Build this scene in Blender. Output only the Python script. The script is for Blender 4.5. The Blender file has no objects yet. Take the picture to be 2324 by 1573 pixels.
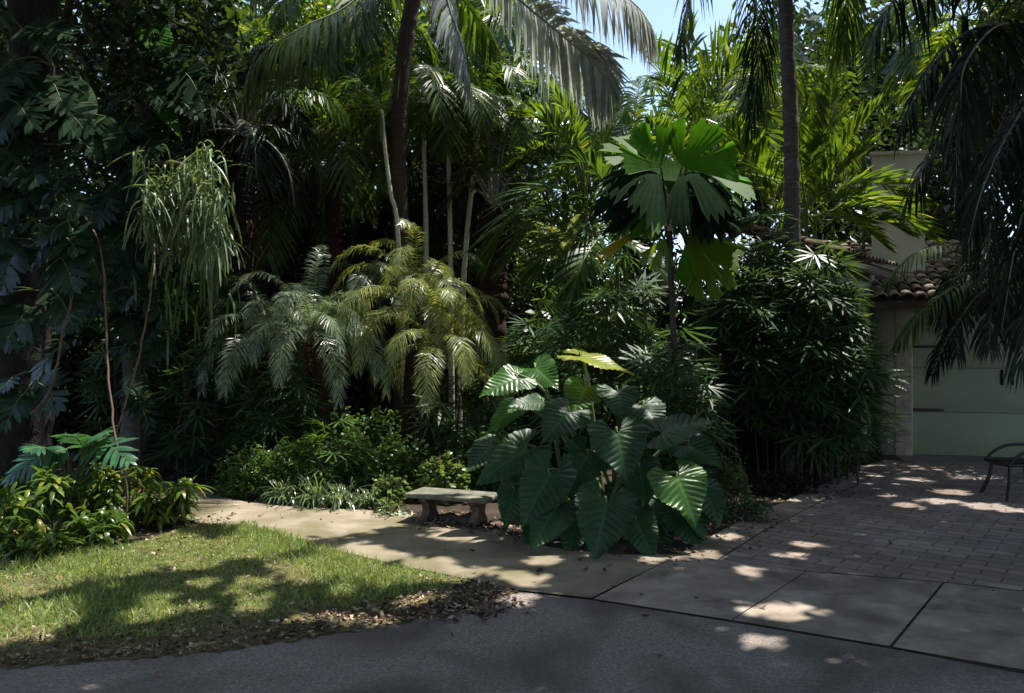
import bpy, math, random
import numpy as np
rng = np.random.default_rng(11); random.seed(11)
C = bpy.context.scene.collection
F, CX, HY, EYE = 1807.0, 1162.0, 800.0, 1.65
V = lambda *a: np.array(a, float)
def P(px, py, Y): return V((px-CX)/F*Y, Y, EYE-(py-HY)/F*Y)
def G(px, py, z=0.0):
    Y = (EYE-z)*F/(py-HY); p = P(px, py, Y); p[2] = z; return p
def unit(a):
    a = np.asarray(a, float); return a/np.maximum(np.linalg.norm(a, axis=-1, keepdims=True), 1e-9)
UP = V(0, 0, 1)
SUN = unit(V(0.42, 0.27, 1.40))

# ------------------------------------------------------------------ mesh building
class MB:
    def __init__(s): s.v, s.f, s.m, s.t, s.n = [], [], [], [], 0
    def add(s, v, f, mat=0, tone=0.0):
        v = np.asarray(v, float).reshape(-1, 3); f = np.asarray(f, np.int64)
        if len(f) == 0: return
        s.v.append(v); s.f.append(f+s.n); s.m.append(np.full(len(f), mat))
        s.t.append(np.broadcast_to(np.asarray(tone, float), (len(v),))); s.n += len(v)
    def build(s, name, mats, parent=None, off=None, smooth=False):
        me = bpy.data.meshes.new(name)
        v = np.concatenate(s.v)
        if off is None and parent is not None: off = parent.get('_o')
        if off is not None: v = v-np.array(list(off))
        me.vertices.add(len(v)); me.vertices.foreach_set('co', v.astype(np.float32).ravel())
        tot = np.concatenate([np.full(len(f), f.shape[1]) for f in s.f])
        lv = np.concatenate([f.ravel() for f in s.f])
        me.loops.add(len(lv)); me.loops.foreach_set('vertex_index', lv.astype(np.int32))
        me.polygons.add(len(tot))
        me.polygons.foreach_set('loop_start', np.concatenate([[0], np.cumsum(tot)[:-1]]).astype(np.int32))
        me.polygons.foreach_set('loop_total', tot.astype(np.int32))
        me.polygons.foreach_set('material_index', np.concatenate(s.m).astype(np.int32))
        if smooth: me.polygons.foreach_set('use_smooth', np.ones(len(tot), bool))
        at = me.attributes.new('tone', 'FLOAT', 'POINT'); at.data.foreach_set('value', np.concatenate(s.t).astype(np.float32))
        for m in (mats if isinstance(mats, (list, tuple)) else [mats]): me.materials.append(M[m])
        me.update(calc_edges=True)
        o = bpy.data.objects.new(name, me); C.objects.link(o)
        if parent is not None:
            o.parent = parent
            if parent.get('_o') is not None: o['_o'] = list(parent['_o'])
        return o
def tag(o, label, cat, group=None):
    o['label'] = label; o['category'] = cat
    if group: o['group'] = group
    return o
def thing(name, label, cat, loc, group=None):
    o = bpy.data.objects.new(name, None); C.objects.link(o); o.empty_display_size = .1
    o.location = [float(x) for x in loc]; o['_o'] = [float(x) for x in loc]
    return tag(o, label, cat, group)
def kind(o, k): o['kind'] = k; return o
def dup(root, loc, rz=0, sc=1, label=None):
    r = root.copy(); C.objects.link(r); r.location = [float(x) for x in loc]; r.rotation_euler = (0, 0, rz)
    r.scale = (sc, sc, sc) if not isinstance(sc, tuple) else sc
    if label: r['label'] = label
    for ch in list(root.children):
        c = ch.copy(); C.objects.link(c); c.parent = r
        for g in ch.children:
            d = g.copy(); C.objects.link(d); d.parent = c
    return r
def smooth_path(pts, n):
    p = np.asarray(pts, float); k = len(p)
    if k == 2: return p[0]+(p[1]-p[0])*np.linspace(0, 1, n)[:, None]
    q = np.vstack([2*p[0]-p[1], p, 2*p[-1]-p[-2]])
    u = np.linspace(0, k-1-1e-6, n); i = u.astype(int); t = (u-i)[:, None]
    a, b, c, d = q[i], q[i+1], q[i+2], q[i+3]
    return .5*((2*b)+(-a+c)*t+(2*a-5*b+4*c-d)*t*t+(-a+3*b-3*c+d)*t**3)
def tube(mb, pts, r, sides=6, mat=0, tone=0.0):
    p = np.asarray(pts, float); n = len(p); r = np.broadcast_to(np.asarray(r, float), (n,))
    t = unit(np.gradient(p, axis=0))
    ref = V(1, 0, 0) if abs(t[0][0]) < .8 else V(0, 1, 0)
    s = unit(np.cross(t, ref)); b = np.cross(t, s)
    a = np.linspace(0, 2*np.pi, sides, endpoint=False)
    v = p[:, None]+r[:, None, None]*(np.cos(a)[None, :, None]*s[:, None]+np.sin(a)[None, :, None]*b[:, None])
    i = np.arange(n-1)[:, None]*sides; j = np.arange(sides)[None]; k = (j+1) % sides
    f = np.stack([i+j, i+k, i+sides+k, i+sides+j], -1).reshape(-1, 4)
    mb.add(v, f, mat, tone)
    mb.add(v[-1], np.arange(sides)[None], mat, tone)
def box(mb, o, ex, ey, ez, mat=0):
    o, ex, ey, ez = map(lambda a: np.asarray(a, float), (o, ex, ey, ez))
    v = [o+a*ex+b*ey+c*ez for c in (0, 1) for b in (0, 1) for a in (0, 1)]
    f = [[0, 2, 3, 1], [4, 5, 7, 6], [0, 1, 5, 4], [2, 6, 7, 3], [0, 4, 6, 2], [1, 3, 7, 5]]
    mb.add(v, f, mat)
def bev(o, w=.008, seg=2):
    m = o.modifiers.new('bevel', 'BEVEL'); m.width = w; m.segments = seg; m.limit_method = 'ANGLE'; return o
def strips(mb, p0, d, w, L, wd, droop, prof=(.5, 1, .8, .06), mat=0, fold=0.0, tone=0.0, s=None):
    """many narrow leaves at once, each bending down under gravity"""
    p0 = np.asarray(p0, float).reshape(-1, 3); N = len(p0); R = len(prof)
    L = np.broadcast_to(np.asarray(L, float), (N,)); wd = np.broadcast_to(np.asarray(wd, float), (N,)); droop = np.broadcast_to(np.asarray(droop, float), (N,))
    d = unit(np.broadcast_to(d, (N, 3))); w = np.broadcast_to(w, (N, 3)); w = unit(w-d*np.sum(w*d, 1)[:, None])
    s = np.linspace(0, 1, R) if s is None else np.asarray(s)
    ln = np.sqrt(1+(droop**2)[:, None]*s[None]**2*.8)
    c = p0[:, None]+d[:, None]*(L[:, None]*s/ln)[..., None]-UP*((droop*L)[:, None]*s**2/ln)[..., None]
    pr = np.asarray(prof)
    e = w[:, None]*(wd[:, None]*pr*.5)[..., None]
    if fold:
        nn = np.cross(d, w)[:, None]*(wd[:, None]*pr*fold)[..., None]
        v = np.stack([c-e+nn, c, c+e+nn], 2); K = 3
    else:
        v = np.stack([c-e, c+e], 2); K = 2
    base = (np.arange(N)*R*K)[:, None, None]+(np.arange(R-1)*K)[None, :, None]+np.arange(K-1)[None, None]
    f = np.stack([base, base+1, base+K+1, base+K], -1).reshape(-1, 4)
    mb.add(v.reshape(-1, 3), f, mat, tone)
def leafcloud(mb, pos, size, mat=0, flat=.5, wr=.5, droop=.25):
    N = len(pos); az = rng.uniform(0, 2*np.pi, N); el = rng.uniform(-.9, .5, N)
    d = np.stack([np.cos(az)*np.cos(el), np.sin(az)*np.cos(el), np.sin(el)], 1)
    nrm = unit(rng.normal(size=(N, 3))*(1-flat)+UP*flat)
    w = np.cross(d, nrm)
    L = size*rng.uniform(.6, 1.3, N)
    strips(mb, pos-d*L[:, None]*.5, d, w, L, L*wr, droop, (.12, 1, .06), mat, s=(0, .45, 1))
def path_grow(base, az, el, L, droop, n=14, curl=0.0):
    d = V(math.cos(az)*math.cos(el), math.sin(az)*math.cos(el), math.sin(el)); p = np.array(base, float); out = [p.copy()]
    for i in range(n):
        d = unit(d+V(0, 0, -droop*(i+1)/n*.28)+curl*V(-d[1], d[0], 0)/n); p = p+d*L/n; out.append(p.copy())
    return np.array(out)
def frond(mb, pts, ll, lw, nl=45, start=.18, vee=.3, ldroop=.35, a0=1.2, a1=.5, roll=0.0, jit=.08, rr=.012, shape=(.45, 1, .95, .4), prof=(.45, 1, .8, .05), mr=0, ml=1, fold=0.0, drop=0.0):
    pts = np.asarray(pts, float); n = len(pts)
    tube(mb, pts, np.linspace(rr, rr*.15, n), 4, mr)
    u = np.repeat(np.linspace(start, .995, nl), 2); sd = np.tile([1., -1.], nl); u = np.clip(u+rng.normal(size=2*nl)*.25/nl, start, 1)
    if drop: k = rng.random(2*nl) > drop; u, sd = u[k], sd[k]
    x = u*(n-1); i = np.minimum(x.astype(int), n-2); fr = (x-i)[:, None]
    p = pts[i]*(1-fr)+pts[i+1]*fr
    T = unit(np.gradient(pts, axis=0)); t = unit(T[i]*(1-fr)+T[i+1]*fr)
    s = np.cross(t, UP); bad = np.linalg.norm(s, axis=1) < .15
    s[bad] = np.cross(t[bad], V(0, 1, 0)); s = unit(s); nn = np.cross(s, t)
    if roll: s, nn = s*math.cos(roll)+nn*math.sin(roll), nn*math.cos(roll)-s*math.sin(roll)
    q = (u-start)/(1-start)
    a = a0+(a1-a0)*q**1.3+rng.normal(size=len(u))*jit
    ve = vee+rng.normal(size=len(u))*jit*1.5
    d = np.cos(a)[:, None]*t+np.sin(a)[:, None]*(sd[:, None]*s*np.cos(ve)[:, None]+nn*np.sin(ve)[:, None])
    L = ll*np.interp(q, np.linspace(0, 1, len(shape)), shape)*rng.uniform(.88, 1.1, len(u))
    strips(mb, p, d, t, L, lw*(.6+.4*L/ll), ldroop*rng.uniform(.7, 1.3, len(u)), prof, ml, fold)
def fans(mb, pos, axis, nrm, size, nf=8, spread=2.4, wd=.09, droop=.25, mat=0, prof=(.35, .9, 1, .15)):
    """rhapis-type hand leaves: nf fingers from one point"""
    N = len(pos); axis = unit(axis); side = unit(np.cross(axis, nrm)); nr = np.cross(side, axis)
    a = np.linspace(-spread/2, spread/2, nf)
    A = a[None]+rng.normal(size=(N, nf))*.06
    d = np.cos(A)[..., None]*axis[:, None]+np.sin(A)[..., None]*side[:, None]+nr[:, None]*.12
    w = np.cross(d, nr[:, None])
    L = np.broadcast_to(np.asarray(size, float), (N,))[:, None]*(1-.28*(np.abs(a)/(spread/2))**2)[None]*rng.uniform(.85, 1.1, (N, nf))
    strips(mb, np.repeat(pos, nf, 0), d.reshape(-1, 3), w.reshape(-1, 3), L.ravel(), (L*wd/.5*.55).ravel(), droop*rng.uniform(.5, 1.5, N*nf), prof, mat)
def pleated(mb, c, axis, nrm, R, spread=3.6, nseg=16, droop=.3, mat=0, r0=.03, cup=.0, gaps=(), amp=.035):
    axis = unit(axis); side = unit(np.cross(axis, nrm)); nr = np.cross(side, axis); K = 7
    j = np.arange(2*nseg+1); a = -spread/2+spread*j/(2*nseg); r = np.linspace(r0, 1, K)
    ns_ = rng.uniform(.88, 1.04, nseg+1)[j//2]; tip = ns_*np.where(j % 2 == 0, .93, 1.0)*(1-.06*(a/(spread/2))**2)*rng.uniform(.97, 1.02, len(j))
    rr = R*r[:, None]*np.where(np.arange(K)[:, None] == K-1, tip[None], 1*(1-.06*(a/(spread/2))**2)[None])
    zz = amp*rr*np.where(j % 2 == 0, 1, -1)[None]+cup*rr**2/R
    v = np.asarray(c)+rr[..., None]*(np.cos(a)[None, :, None]*axis+np.sin(a)[None, :, None]*side)+zz[..., None]*nr
    v = v-UP*(droop*rr**2/R)[..., None]
    n2 = len(j); f = []
    for k in range(K-1):
        for q in range(n2-1):
            if q//2 in gaps and k >= 2: continue
            f.append([k*n2+q, k*n2+q+1, (k+1)*n2+q+1, (k+1)*n2+q])
    tone = np.where(j % 2 == 0, .5, 0.)[None]*np.ones((K, 1))
    mb.add(v, f, mat, tone.ravel())
def heart(mb, A, T, nrm, width, mat=0, curl=.18, wave=.05, veins=8.0, lob=.40, scal=.05):
    """large arrow-shaped leaf with quilted veins: A = where the stalk joins, T = tip"""
    A, T = np.asarray(A, float), np.asarray(T, float); Lg = np.linalg.norm(T-A); y_ = unit(T-A)
    x_ = unit(np.cross(y_, nrm)); z_ = np.cross(x_, y_); NY, NX = 84, 12
    y = np.linspace(-lob, 1, NY)
    wout = np.interp(y, [-lob, -lob*.93, -lob*.75, -lob*.4, 0, .15, .35, .55, .75, .9, 1], [.17, .28, .40, .49, .51, .5, .435, .335, .19, .08, .0])
    wout = wout*(1+scal*np.abs(np.sin(np.pi*veins*(y-.5*wout)))-scal/2)
    for q in range(rng.integers(0, 3)): y0 = rng.uniform(-.2, .85); wout = wout*(1-rng.uniform(.08, .3)*np.exp(-((y-y0)/.022)**2))
    win = np.where(y < 0, .05+.14*(-y/lob)**.8, 0.)*np.clip(-y*30, 0, 1)
    win = np.minimum(win, wout*.9)
    ph = rng.uniform(0, 6)
    for sd in (1, -1):
        u = np.linspace(0, 1, NX)[None]; X = win[:, None]+(wout-win)[:, None]*u; Yg = np.repeat(y[:, None], NX, 1)
        ang = np.arctan2(X, Yg+.02)
        q1 = (Yg-.62*X)*veins; q2 = ang*2.6+.15
        m = np.clip((Yg-.55*X+.12)*10, 0, 1); q = q1*m+q2*(1-m); ff = np.abs(q-np.round(q))
        vein = np.clip(1-ff/.13, 0, 1)*np.clip(1.25-u, 0, 1)*.8
        mid = np.clip(1-X/.022, 0, 1)*np.where(Yg > -.01, 1, 0)
        tone = np.maximum(vein, mid)
        z = .16*X-.028*(1-ff*2)**2*np.clip(X*6, 0, 1)+wave*u**2*np.sin(9*Yg+ph+sd)-curl*(np.maximum(Yg, 0)**2)-.25*np.maximum(-Yg, 0)**1.5*1.2-.22*X**2
        v = A+(sd*X*width)[..., None]*x_+(Yg*Lg)[..., None]*y_+(z*max(width, Lg*.6))[..., None]*z_
        i = np.arange(NY-1)[:, None]*NX; jj = np.arange(NX-1)[None]
        f = np.stack([i+jj, i+jj+1, i+NX+jj+1, i+NX+jj], -1).reshape(-1, 4)
        mb.add(v, f, mat, tone.ravel())
def ring_trunk(mb, pts, r, rings, amp=.06, sides=12, mat=0, rough=.03, n=120):
    p = smooth_path(pts, n); s = np.linspace(0, 1, n); rr = np.interp(s, np.linspace(0, 1, len(r)), r)
    rr = rr*(1+amp*(((s*rings) % 1)-.5))*(1+rng.normal(size=n)*rough)
    tube(mb, p, rr, sides, mat)
def poly(mb, pts, z, mat=0):
    v = [(p[0], p[1], z) for p in pts]; mb.add(v, [list(range(len(v)))], mat)
def inside(x, y, pl):
    pl = np.asarray(pl)[:, :2]; r = np.zeros(len(x), bool); j = len(pl)-1
    for i in range(len(pl)):
        (xi, yi), (xj, yj) = pl[i], pl[j]
        r ^= ((yi > y) != (yj > y)) & (x < (xj-xi)*(y-yi)/(yj-yi+1e-12)+xi); j = i
    return r
def blob(n, c, r):
    d = unit(rng.normal(size=(n, 3))); return np.asarray(c)+d*(rng.random(n)**.45)[:, None]*np.asarray(r)

# ------------------------------------------------------------------ materials
M = {}
def nodes(name):
    m = bpy.data.materials.new(name); m.use_nodes = True; nt = m.node_tree; nt.nodes.clear(); M[name] = m
    N = lambda t, **k: (lambda n: ([setattr(n, a, b) for a, b in k.items()], n)[1])(nt.nodes.new(t))
    return nt, N, nt.links.new
def c4(c): return (c[0], c[1], c[2], 1)
def ramp(N, stops):
    r = N('ShaderNodeValToRGB'); e = r.color_ramp.elements
    e[0].position, e[0].color = stops[0][0], c4(stops[0][1]); e[1].position, e[1].color = stops[-1][0], c4(stops[-1][1])
    for p, c in stops[1:-1]: q = e.new(p); q.color = c4(c)
    return r
def leaf_mat(name, col, old=None, rough=.38, tw=.35, tg=(1.9, 1.7, .7), vein=None, spec=.5, spots=None):
    nt, N, l = nodes(name); col = V(*col); old = V(*old) if old is not None else col*V(1.8, 1.45, .8)
    geo = N('ShaderNodeNewGeometry'); r = ramp(N, [(0, col*.62), (.5, col), (.86, col*1.25), (1, old)])
    l(geo.outputs['Random Per Island'], r.inputs[0])
    tc = N('ShaderNodeTexCoord'); nz = N('ShaderNodeTexNoise'); nz.inputs['Scale'].default_value = 9; nz.inputs['Detail'].default_value = 4
    l(tc.outputs['Object'], nz.inputs['Vector'])
    mp = N('ShaderNodeMapRange'); mp.inputs[1].default_value = .3; mp.inputs[2].default_value = .75; mp.inputs[3].default_value = .75; mp.inputs[4].default_value = 1.25
    l(nz.outputs['Fac'], mp.inputs[0])
    mu = N('ShaderNodeMix', data_type='RGBA', blend_type='MULTIPLY'); mu.inputs[0].default_value = 1
    l(r.outputs[0], mu.inputs[6]); cb = N('ShaderNodeCombineColor')
    for i in range(3): l(mp.outputs[0], cb.inputs[i])
    l(cb.outputs[0], mu.inputs[7]); out_c = mu.outputs[2]
    if vein is not None:
        at = N('ShaderNodeAttribute', attribute_name='tone'); mv = N('ShaderNodeMix', data_type='RGBA')
        l(at.outputs['Fac'], mv.inputs[0]); l(out_c, mv.inputs[6]); mv.inputs[7].default_value = c4(vein); out_c = mv.outputs[2]
    if spots:
        n6 = N('ShaderNodeTexNoise'); n6.inputs['Scale'].default_value = 16; n6.inputs['Detail'].default_value = 6; n6.inputs['Roughness'].default_value = .7; l(tc.outputs['Object'], n6.inputs['Vector'])
        m6 = N('ShaderNodeMapRange'); m6.inputs[1].default_value = .66; m6.inputs[2].default_value = .72; m6.inputs[4].default_value = .8; l(n6.outputs['Fac'], m6.inputs[0])
        x6 = N('ShaderNodeMix', data_type='RGBA'); l(m6.outputs[0], x6.inputs[0]); l(out_c, x6.inputs[6]); x6.inputs[7].default_value = c4(spots); out_c = x6.outputs[2]
    b = N('ShaderNodeBsdfPrincipled'); b.inputs['Roughness'].default_value = rough; b.inputs['Specular IOR Level'].default_value = spec
    l(out_c, b.inputs['Base Color'])
    tm = N('ShaderNodeMix', data_type='RGBA', blend_type='MULTIPLY'); tm.inputs[0].default_value = 1; l(out_c, tm.inputs[6]); tm.inputs[7].default_value = c4(tg)
    t = N('ShaderNodeBsdfTranslucent'); l(tm.outputs[2], t.inputs['Color'])
    mx = N('ShaderNodeMixShader'); mx.inputs[0].default_value = tw; l(b.outputs[0], mx.inputs[1]); l(t.outputs[0], mx.inputs[2])
    o = N('ShaderNodeOutputMaterial'); l(mx.outputs[0], o.inputs[0])
def solid_mat(name, stops, scale=6, rough=.85, bump=.3, stretch=(1, 1, 1), detail=6, spec=.3, bscale=None, island=0.0, dist=.01, metal=0.0):
    nt, N, l = nodes(name); tc = N('ShaderNodeTexCoord'); mpg = N('ShaderNodeMapping'); mpg.inputs['Scale'].default_value = stretch
    l(tc.outputs['Object'], mpg.inputs[0]); nz = N('ShaderNodeTexNoise'); nz.inputs['Scale'].default_value = scale; nz.inputs['Detail'].default_value = detail; nz.inputs['Roughness'].default_value = .62
    l(mpg.outputs[0], nz.inputs['Vector']); r = ramp(N, stops)
    fac = nz.outputs['Fac']
    if island:
        g = N('ShaderNodeNewGeometry'); ma = N('ShaderNodeMath', operation='MULTIPLY_ADD'); ma.inputs[1].default_value = island; l(g.outputs['Random Per Island'], ma.inputs[0])
        sb = N('ShaderNodeMath', operation='SUBTRACT'); sb.inputs[1].default_value = island/2; l(fac, sb.inputs[0]); l(sb.outputs[0], ma.inputs[2]); fac = ma.outputs[0]
    l(fac, r.inputs[0])
    b = N('ShaderNodeBsdfPrincipled'); b.inputs['Roughness'].default_value = rough; b.inputs['Specular IOR Level'].default_value = spec; b.inputs['Metallic'].default_value = metal
    l(r.outputs[0], b.inputs['Base Color'])
    n2 = N('ShaderNodeTexNoise'); n2.inputs['Scale'].default_value = bscale or scale*5; n2.inputs['Detail'].default_value = 5; l(mpg.outputs[0], n2.inputs['Vector'])
    bp = N('ShaderNodeBump'); bp.inputs['Strength'].default_value = bump; bp.inputs['Distance'].default_value = dist; l(n2.outputs['Fac'], bp.inputs['Height']); l(bp.outputs[0], b.inputs['Normal'])
    o = N('ShaderNodeOutputMaterial'); l(b.outputs[0], o.inputs[0])
    return nt, N, l, b, r, mpg, bp
leaf_mat('palm_green', (.055, .115, .022), (.19, .19, .035))
leaf_mat('areca_green', (.07, .135, .018), (.26, .24, .03), tw=.5, tg=(2.2, 1.9, .5))
leaf_mat('coconut_green', (.05, .085, .035), (.15, .13, .05), rough=.3, tw=.25)
leaf_mat('coconut_sheen', (.42, .45, .42), (.50, .50, .43), rough=.35, tw=.38, tg=(1.2, 1.2, 1.0))  # coconut leaflets whitened in the colour to stand for sun glare
leaf_mat('pygmy_green', (.185, .24, .09), (.44, .38, .12), rough=.33, tw=.35)
leaf_mat('pygmy_silver', (.16, .225, .15), (.26, .29, .16), rough=.3, tw=.3, tg=(1.6, 1.6, .9))
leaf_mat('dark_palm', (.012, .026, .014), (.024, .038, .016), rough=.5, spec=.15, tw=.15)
leaf_mat('lady_palm', (.050, .105, .042), (.12, .17, .055), rough=.40, spec=.3, tw=.28)
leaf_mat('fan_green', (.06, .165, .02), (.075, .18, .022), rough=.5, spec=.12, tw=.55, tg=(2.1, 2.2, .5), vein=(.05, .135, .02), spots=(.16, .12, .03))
leaf_mat('fan_shaded', (.012, .025, .013), (.016, .03, .014), rough=.9, spec=0, tw=.05, vein=(.02, .036, .02))  # dark copy of the fan leaf, its shade put into the colour
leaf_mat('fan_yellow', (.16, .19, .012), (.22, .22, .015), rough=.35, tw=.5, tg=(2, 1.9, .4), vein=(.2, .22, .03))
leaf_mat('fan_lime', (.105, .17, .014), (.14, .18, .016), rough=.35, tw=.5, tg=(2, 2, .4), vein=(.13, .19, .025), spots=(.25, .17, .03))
leaf_mat('yellow_leaf', (.42, .33, .012), (.5, .38, .02), rough=.4, tw=.45, tg=(1.5, 1.3, .3))
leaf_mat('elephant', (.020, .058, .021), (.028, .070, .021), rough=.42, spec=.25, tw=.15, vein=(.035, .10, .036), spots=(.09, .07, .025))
leaf_mat('elephant_sunlit', (.05, .14, .022), (.06, .15, .025), rough=.33, tw=.45, tg=(1.7, 1.9, .5), vein=(.12, .24, .06))  # brighter copy of the elephant leaf, sunlight put into the colour
leaf_mat('elephant_sunlit_yellow', (.30, .33, .02), (.33, .34, .03), rough=.35, tw=.45, vein=(.22, .30, .10))  # topmost leaf, sunlight painted in as yellow
leaf_mat('climber', (.022, .050, .024), (.035, .07, .03), rough=.28, tw=.2, spec=.4)
leaf_mat('climber_bright', (.05, .17, .018), (.06, .2, .02), rough=.3, tw=.45, tg=(1.6, 2, .5))
leaf_mat('selloum', (.045, .13, .065), (.06, .15, .06), rough=.28, tw=.3)
leaf_mat('bed_leaf', (.085, .155, .022), (.30, .27, .03), rough=.3, tw=.4)
leaf_mat('bed_red', (.33, .13, .09), (.4, .2, .12), rough=.4, tw=.3, tg=(1.3, 1, .8))
leaf_mat('shrub_leaf', (.09, .175, .042), (.14, .2, .05), rough=.3, tw=.35)
leaf_mat('shrub_lime', (.13, .21, .055), (.26, .30, .10), rough=.35, tw=.35)
leaf_mat('strap_leaf', (.12, .18, .09), (.22, .26, .14), rough=.3, tw=.3)
leaf_mat('pale_strand', (.22, .32, .19), (.40, .43, .19), rough=.4, tw=.25)
leaf_mat('tree_dark', (.025, .05, .016), (.055, .085, .022), rough=.35, tw=.35)
leaf_mat('tree_mid', (.062, .115, .024), (.13, .16, .03), rough=.38, tw=.4)
leaf_mat('grass_blade', (.185, .265, .085), (.50, .45, .22), rough=.5, tw=.35)
leaf_mat('variegated', (.40, .48, .34), (.5, .55, .4), rough=.4, tw=.3, tg=(1.1, 1.2, .9))
solid_mat('dry_leaf', [(.2, (.03, .018, .012)), (.5, (.095, .055, .033)), (.75, (.22, .14, .085)), (.92, (.46, .36, .25))], 4, .7, .2, island=.9)
solid_mat('fibre', [(.3, (.04, .02, .012)), (.6, (.11, .055, .028)), (.85, (.30, .17, .08))], 3, .9, .3, island=.7)
solid_mat('bark_coco', [(.3, (.045, .030, .022)), (.6, (.095, .066, .05)), (.8, (.15, .115, .09))], 4, .9, .8, (2, 2, 14), dist=.03)
solid_mat('bark_red', [(.3, (.022, .011, .008)), (.6, (.06, .03, .02)), (.8, (.13, .075, .05))], 6, .95, 1, (3, 3, 2), dist=.04)
solid_mat('bark_grey', [(.3, (.07, .062, .06)), (.6, (.15, .135, .13)), (.8, (.27, .25, .235))], 3.5, .85, .8, (2, 2, 9), dist=.02)
solid_mat('bark_dark', [(.3, (.012, .009, .008)), (.6, (.032, .025, .021)), (.8, (.07, .056, .047))], 5, .95, 1, (3, 3, 1), dist=.04)
solid_mat('stem_pale', [(.3, (.42, .41, .32)), (.7, (.66, .64, .52))], 5, .6, .2, (2, 2, 8))
solid_mat('stem_green', [(.3, (.06, .09, .03)), (.7, (.13, .17, .06))], 5, .5, .2)
solid_mat('stem_brown', [(.3, (.08, .05, .034)), (.7, (.18, .115, .08))], 9, .8, .3)
solid_mat('stem_dark', [(.3, (.03, .025, .02)), (.7, (.075, .06, .05))], 9, .8, .3, (2, 2, 8))
solid_mat('rachis_grey', [(.3, (.14, .15, .12)), (.7, (.26, .27, .22))], 9, .5, .1)
solid_mat('rachis_green', [(.3, (.09, .13, .035)), (.7, (.17, .2, .06))], 9, .5, .1)
solid_mat('soil', [(.3, (.022, .016, .011)), (.55, (.05, .036, .025)), (.75, (.095, .068, .046))], 3, .95, 1, bscale=30, dist=.03)
solid_mat('turf_soil', [(.3, (.08, .075, .03)), (.55, (.15, .13, .055)), (.75, (.23, .18, .09))], 5, .95, 1, bscale=60, dist=.02)
solid_mat('stone', [(.25, (.075, .08, .055)), (.5, (.145, .147, .11)), (.75, (.27, .26, .21))], 8, .85, .6, dist=.01)
solid_mat('rock', [(.3, (.06, .04, .032)), (.6, (.14, .095, .078)), (.8, (.26, .2, .17))], 6, .9, .8, dist=.02)
solid_mat('stucco', [(.3, (.40, .41, .31)), (.7, (.50, .50, .39))], 2, .9, .3, bscale=60, dist=.004)
solid_mat('stucco_tower', [(.25, (.40, .37, .26)), (.5, (.56, .53, .39)), (.75, (.62, .58, .45))], 2.2, .9, .3, bscale=60, dist=.004)
solid_mat('white_paint', [(.3, (.7, .7, .68)), (.7, (.8, .8, .79))], 3, .7, .2)
solid_mat('door_paint', [(.25, (.25, .285, .19)), (.75, (.30, .34, .23))], .9, .45, .05, spec=.4)
solid_mat('iron', [(.3, (.006, .008, .007)), (.7, (.015, .02, .016))], 20, .45, .2, spec=.5)
solid_mat('coral_stone', [(.3, (.26, .22, .17)), (.6, (.40, .35, .28)), (.8, (.5, .45, .37))], 7, .95, .9, dist=.02)
solid_mat('roof_tile', [(.25, (.13, .085, .062)), (.5, (.28, .20, .15)), (.75, (.5, .42, .34))], 2.5, .85, .4, island=.55)
solid_mat('roof_mortar', [(.3, (.03, .025, .02)), (.7, (.08, .065, .05))], 8, .95, .4)
solid_mat('fascia', [(.3, (.12, .085, .07)), (.7, (.2, .15, .125))], 8, .7, .2)
solid_mat('joint', [(.3, (.03, .026, .02)), (.7, (.08, .068, .052))], 9, .95, .5)
# concrete with stains, asphalt with aggregate and cracks, brick pavers
def stained(name, base, stain, scale, sscale, bump, dist, bscale, rough=.85, crack=.9):
    nt, N, l, b, r, mpg, bp = solid_mat(name, base, scale, rough, bump, bscale=bscale, dist=dist)
    n3 = N('ShaderNodeTexNoise'); n3.inputs['Scale'].default_value = sscale; n3.inputs['Detail'].default_value = 3; n3.inputs['Distortion'].default_value = .6; l(mpg.outputs[0], n3.inputs['Vector'])
    mr = N('ShaderNodeMapRange'); mr.inputs[1].default_value = .44; mr.inputs[2].default_value = .62; l(n3.outputs['Fac'], mr.inputs[0])
    sc0 = N('ShaderNodeMath', operation='MULTIPLY'); sc0.inputs[1].default_value = .75; l(mr.outputs[0], sc0.inputs[0])
    vo = N('ShaderNodeTexVoronoi', feature='DISTANCE_TO_EDGE'); vo.inputs['Scale'].default_value = crack; ad = N('ShaderNodeVectorMath', operation='MULTIPLY_ADD'); ad.inputs[1].default_value = (.35, .35, .35); l(n3.outputs['Color'], ad.inputs[0]); l(mpg.outputs[0], ad.inputs[2]); l(ad.outputs[0], vo.inputs['Vector'])
    ck = N('ShaderNodeMapRange'); ck.inputs[1].default_value = .0; ck.inputs[2].default_value = .006*crack; ck.inputs[3].default_value = .85; ck.inputs[4].default_value = 0; l(vo.outputs['Distance'], ck.inputs[0])
    n5 = N('ShaderNodeTexNoise'); n5.inputs['Scale'].default_value = .9; l(mpg.outputs[0], n5.inputs['Vector']); m5 = N('ShaderNodeMapRange'); m5.inputs[1].default_value = .5; m5.inputs[2].default_value = .6; l(n5.outputs['Fac'], m5.inputs[0])
    ckm = N('ShaderNodeMath', operation='MULTIPLY'); l(ck.outputs[0], ckm.inputs[0]); l(m5.outputs[0], ckm.inputs[1])
    sc = N('ShaderNodeMath', operation='MAXIMUM'); l(sc0.outputs[0], sc.inputs[0]); l(ckm.outputs[0], sc.inputs[1])
    mx = N('ShaderNodeMix', data_type='RGBA'); l(sc.outputs[0], mx.inputs[0]); l(r.outputs[0], mx.inputs[6]); mx.inputs[7].default_value = c4(stain); l(mx.outputs[2], b.inputs['Base Color'])
    return nt, N, l, b, mx, mpg, bp
stained('path_concrete', [(.3, (.19, .155, .11)), (.55, (.26, .22, .16)), (.75, (.34, .295, .225))], (.125, .115, .055), 3, 1.6, .5, .006, 70)
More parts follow.
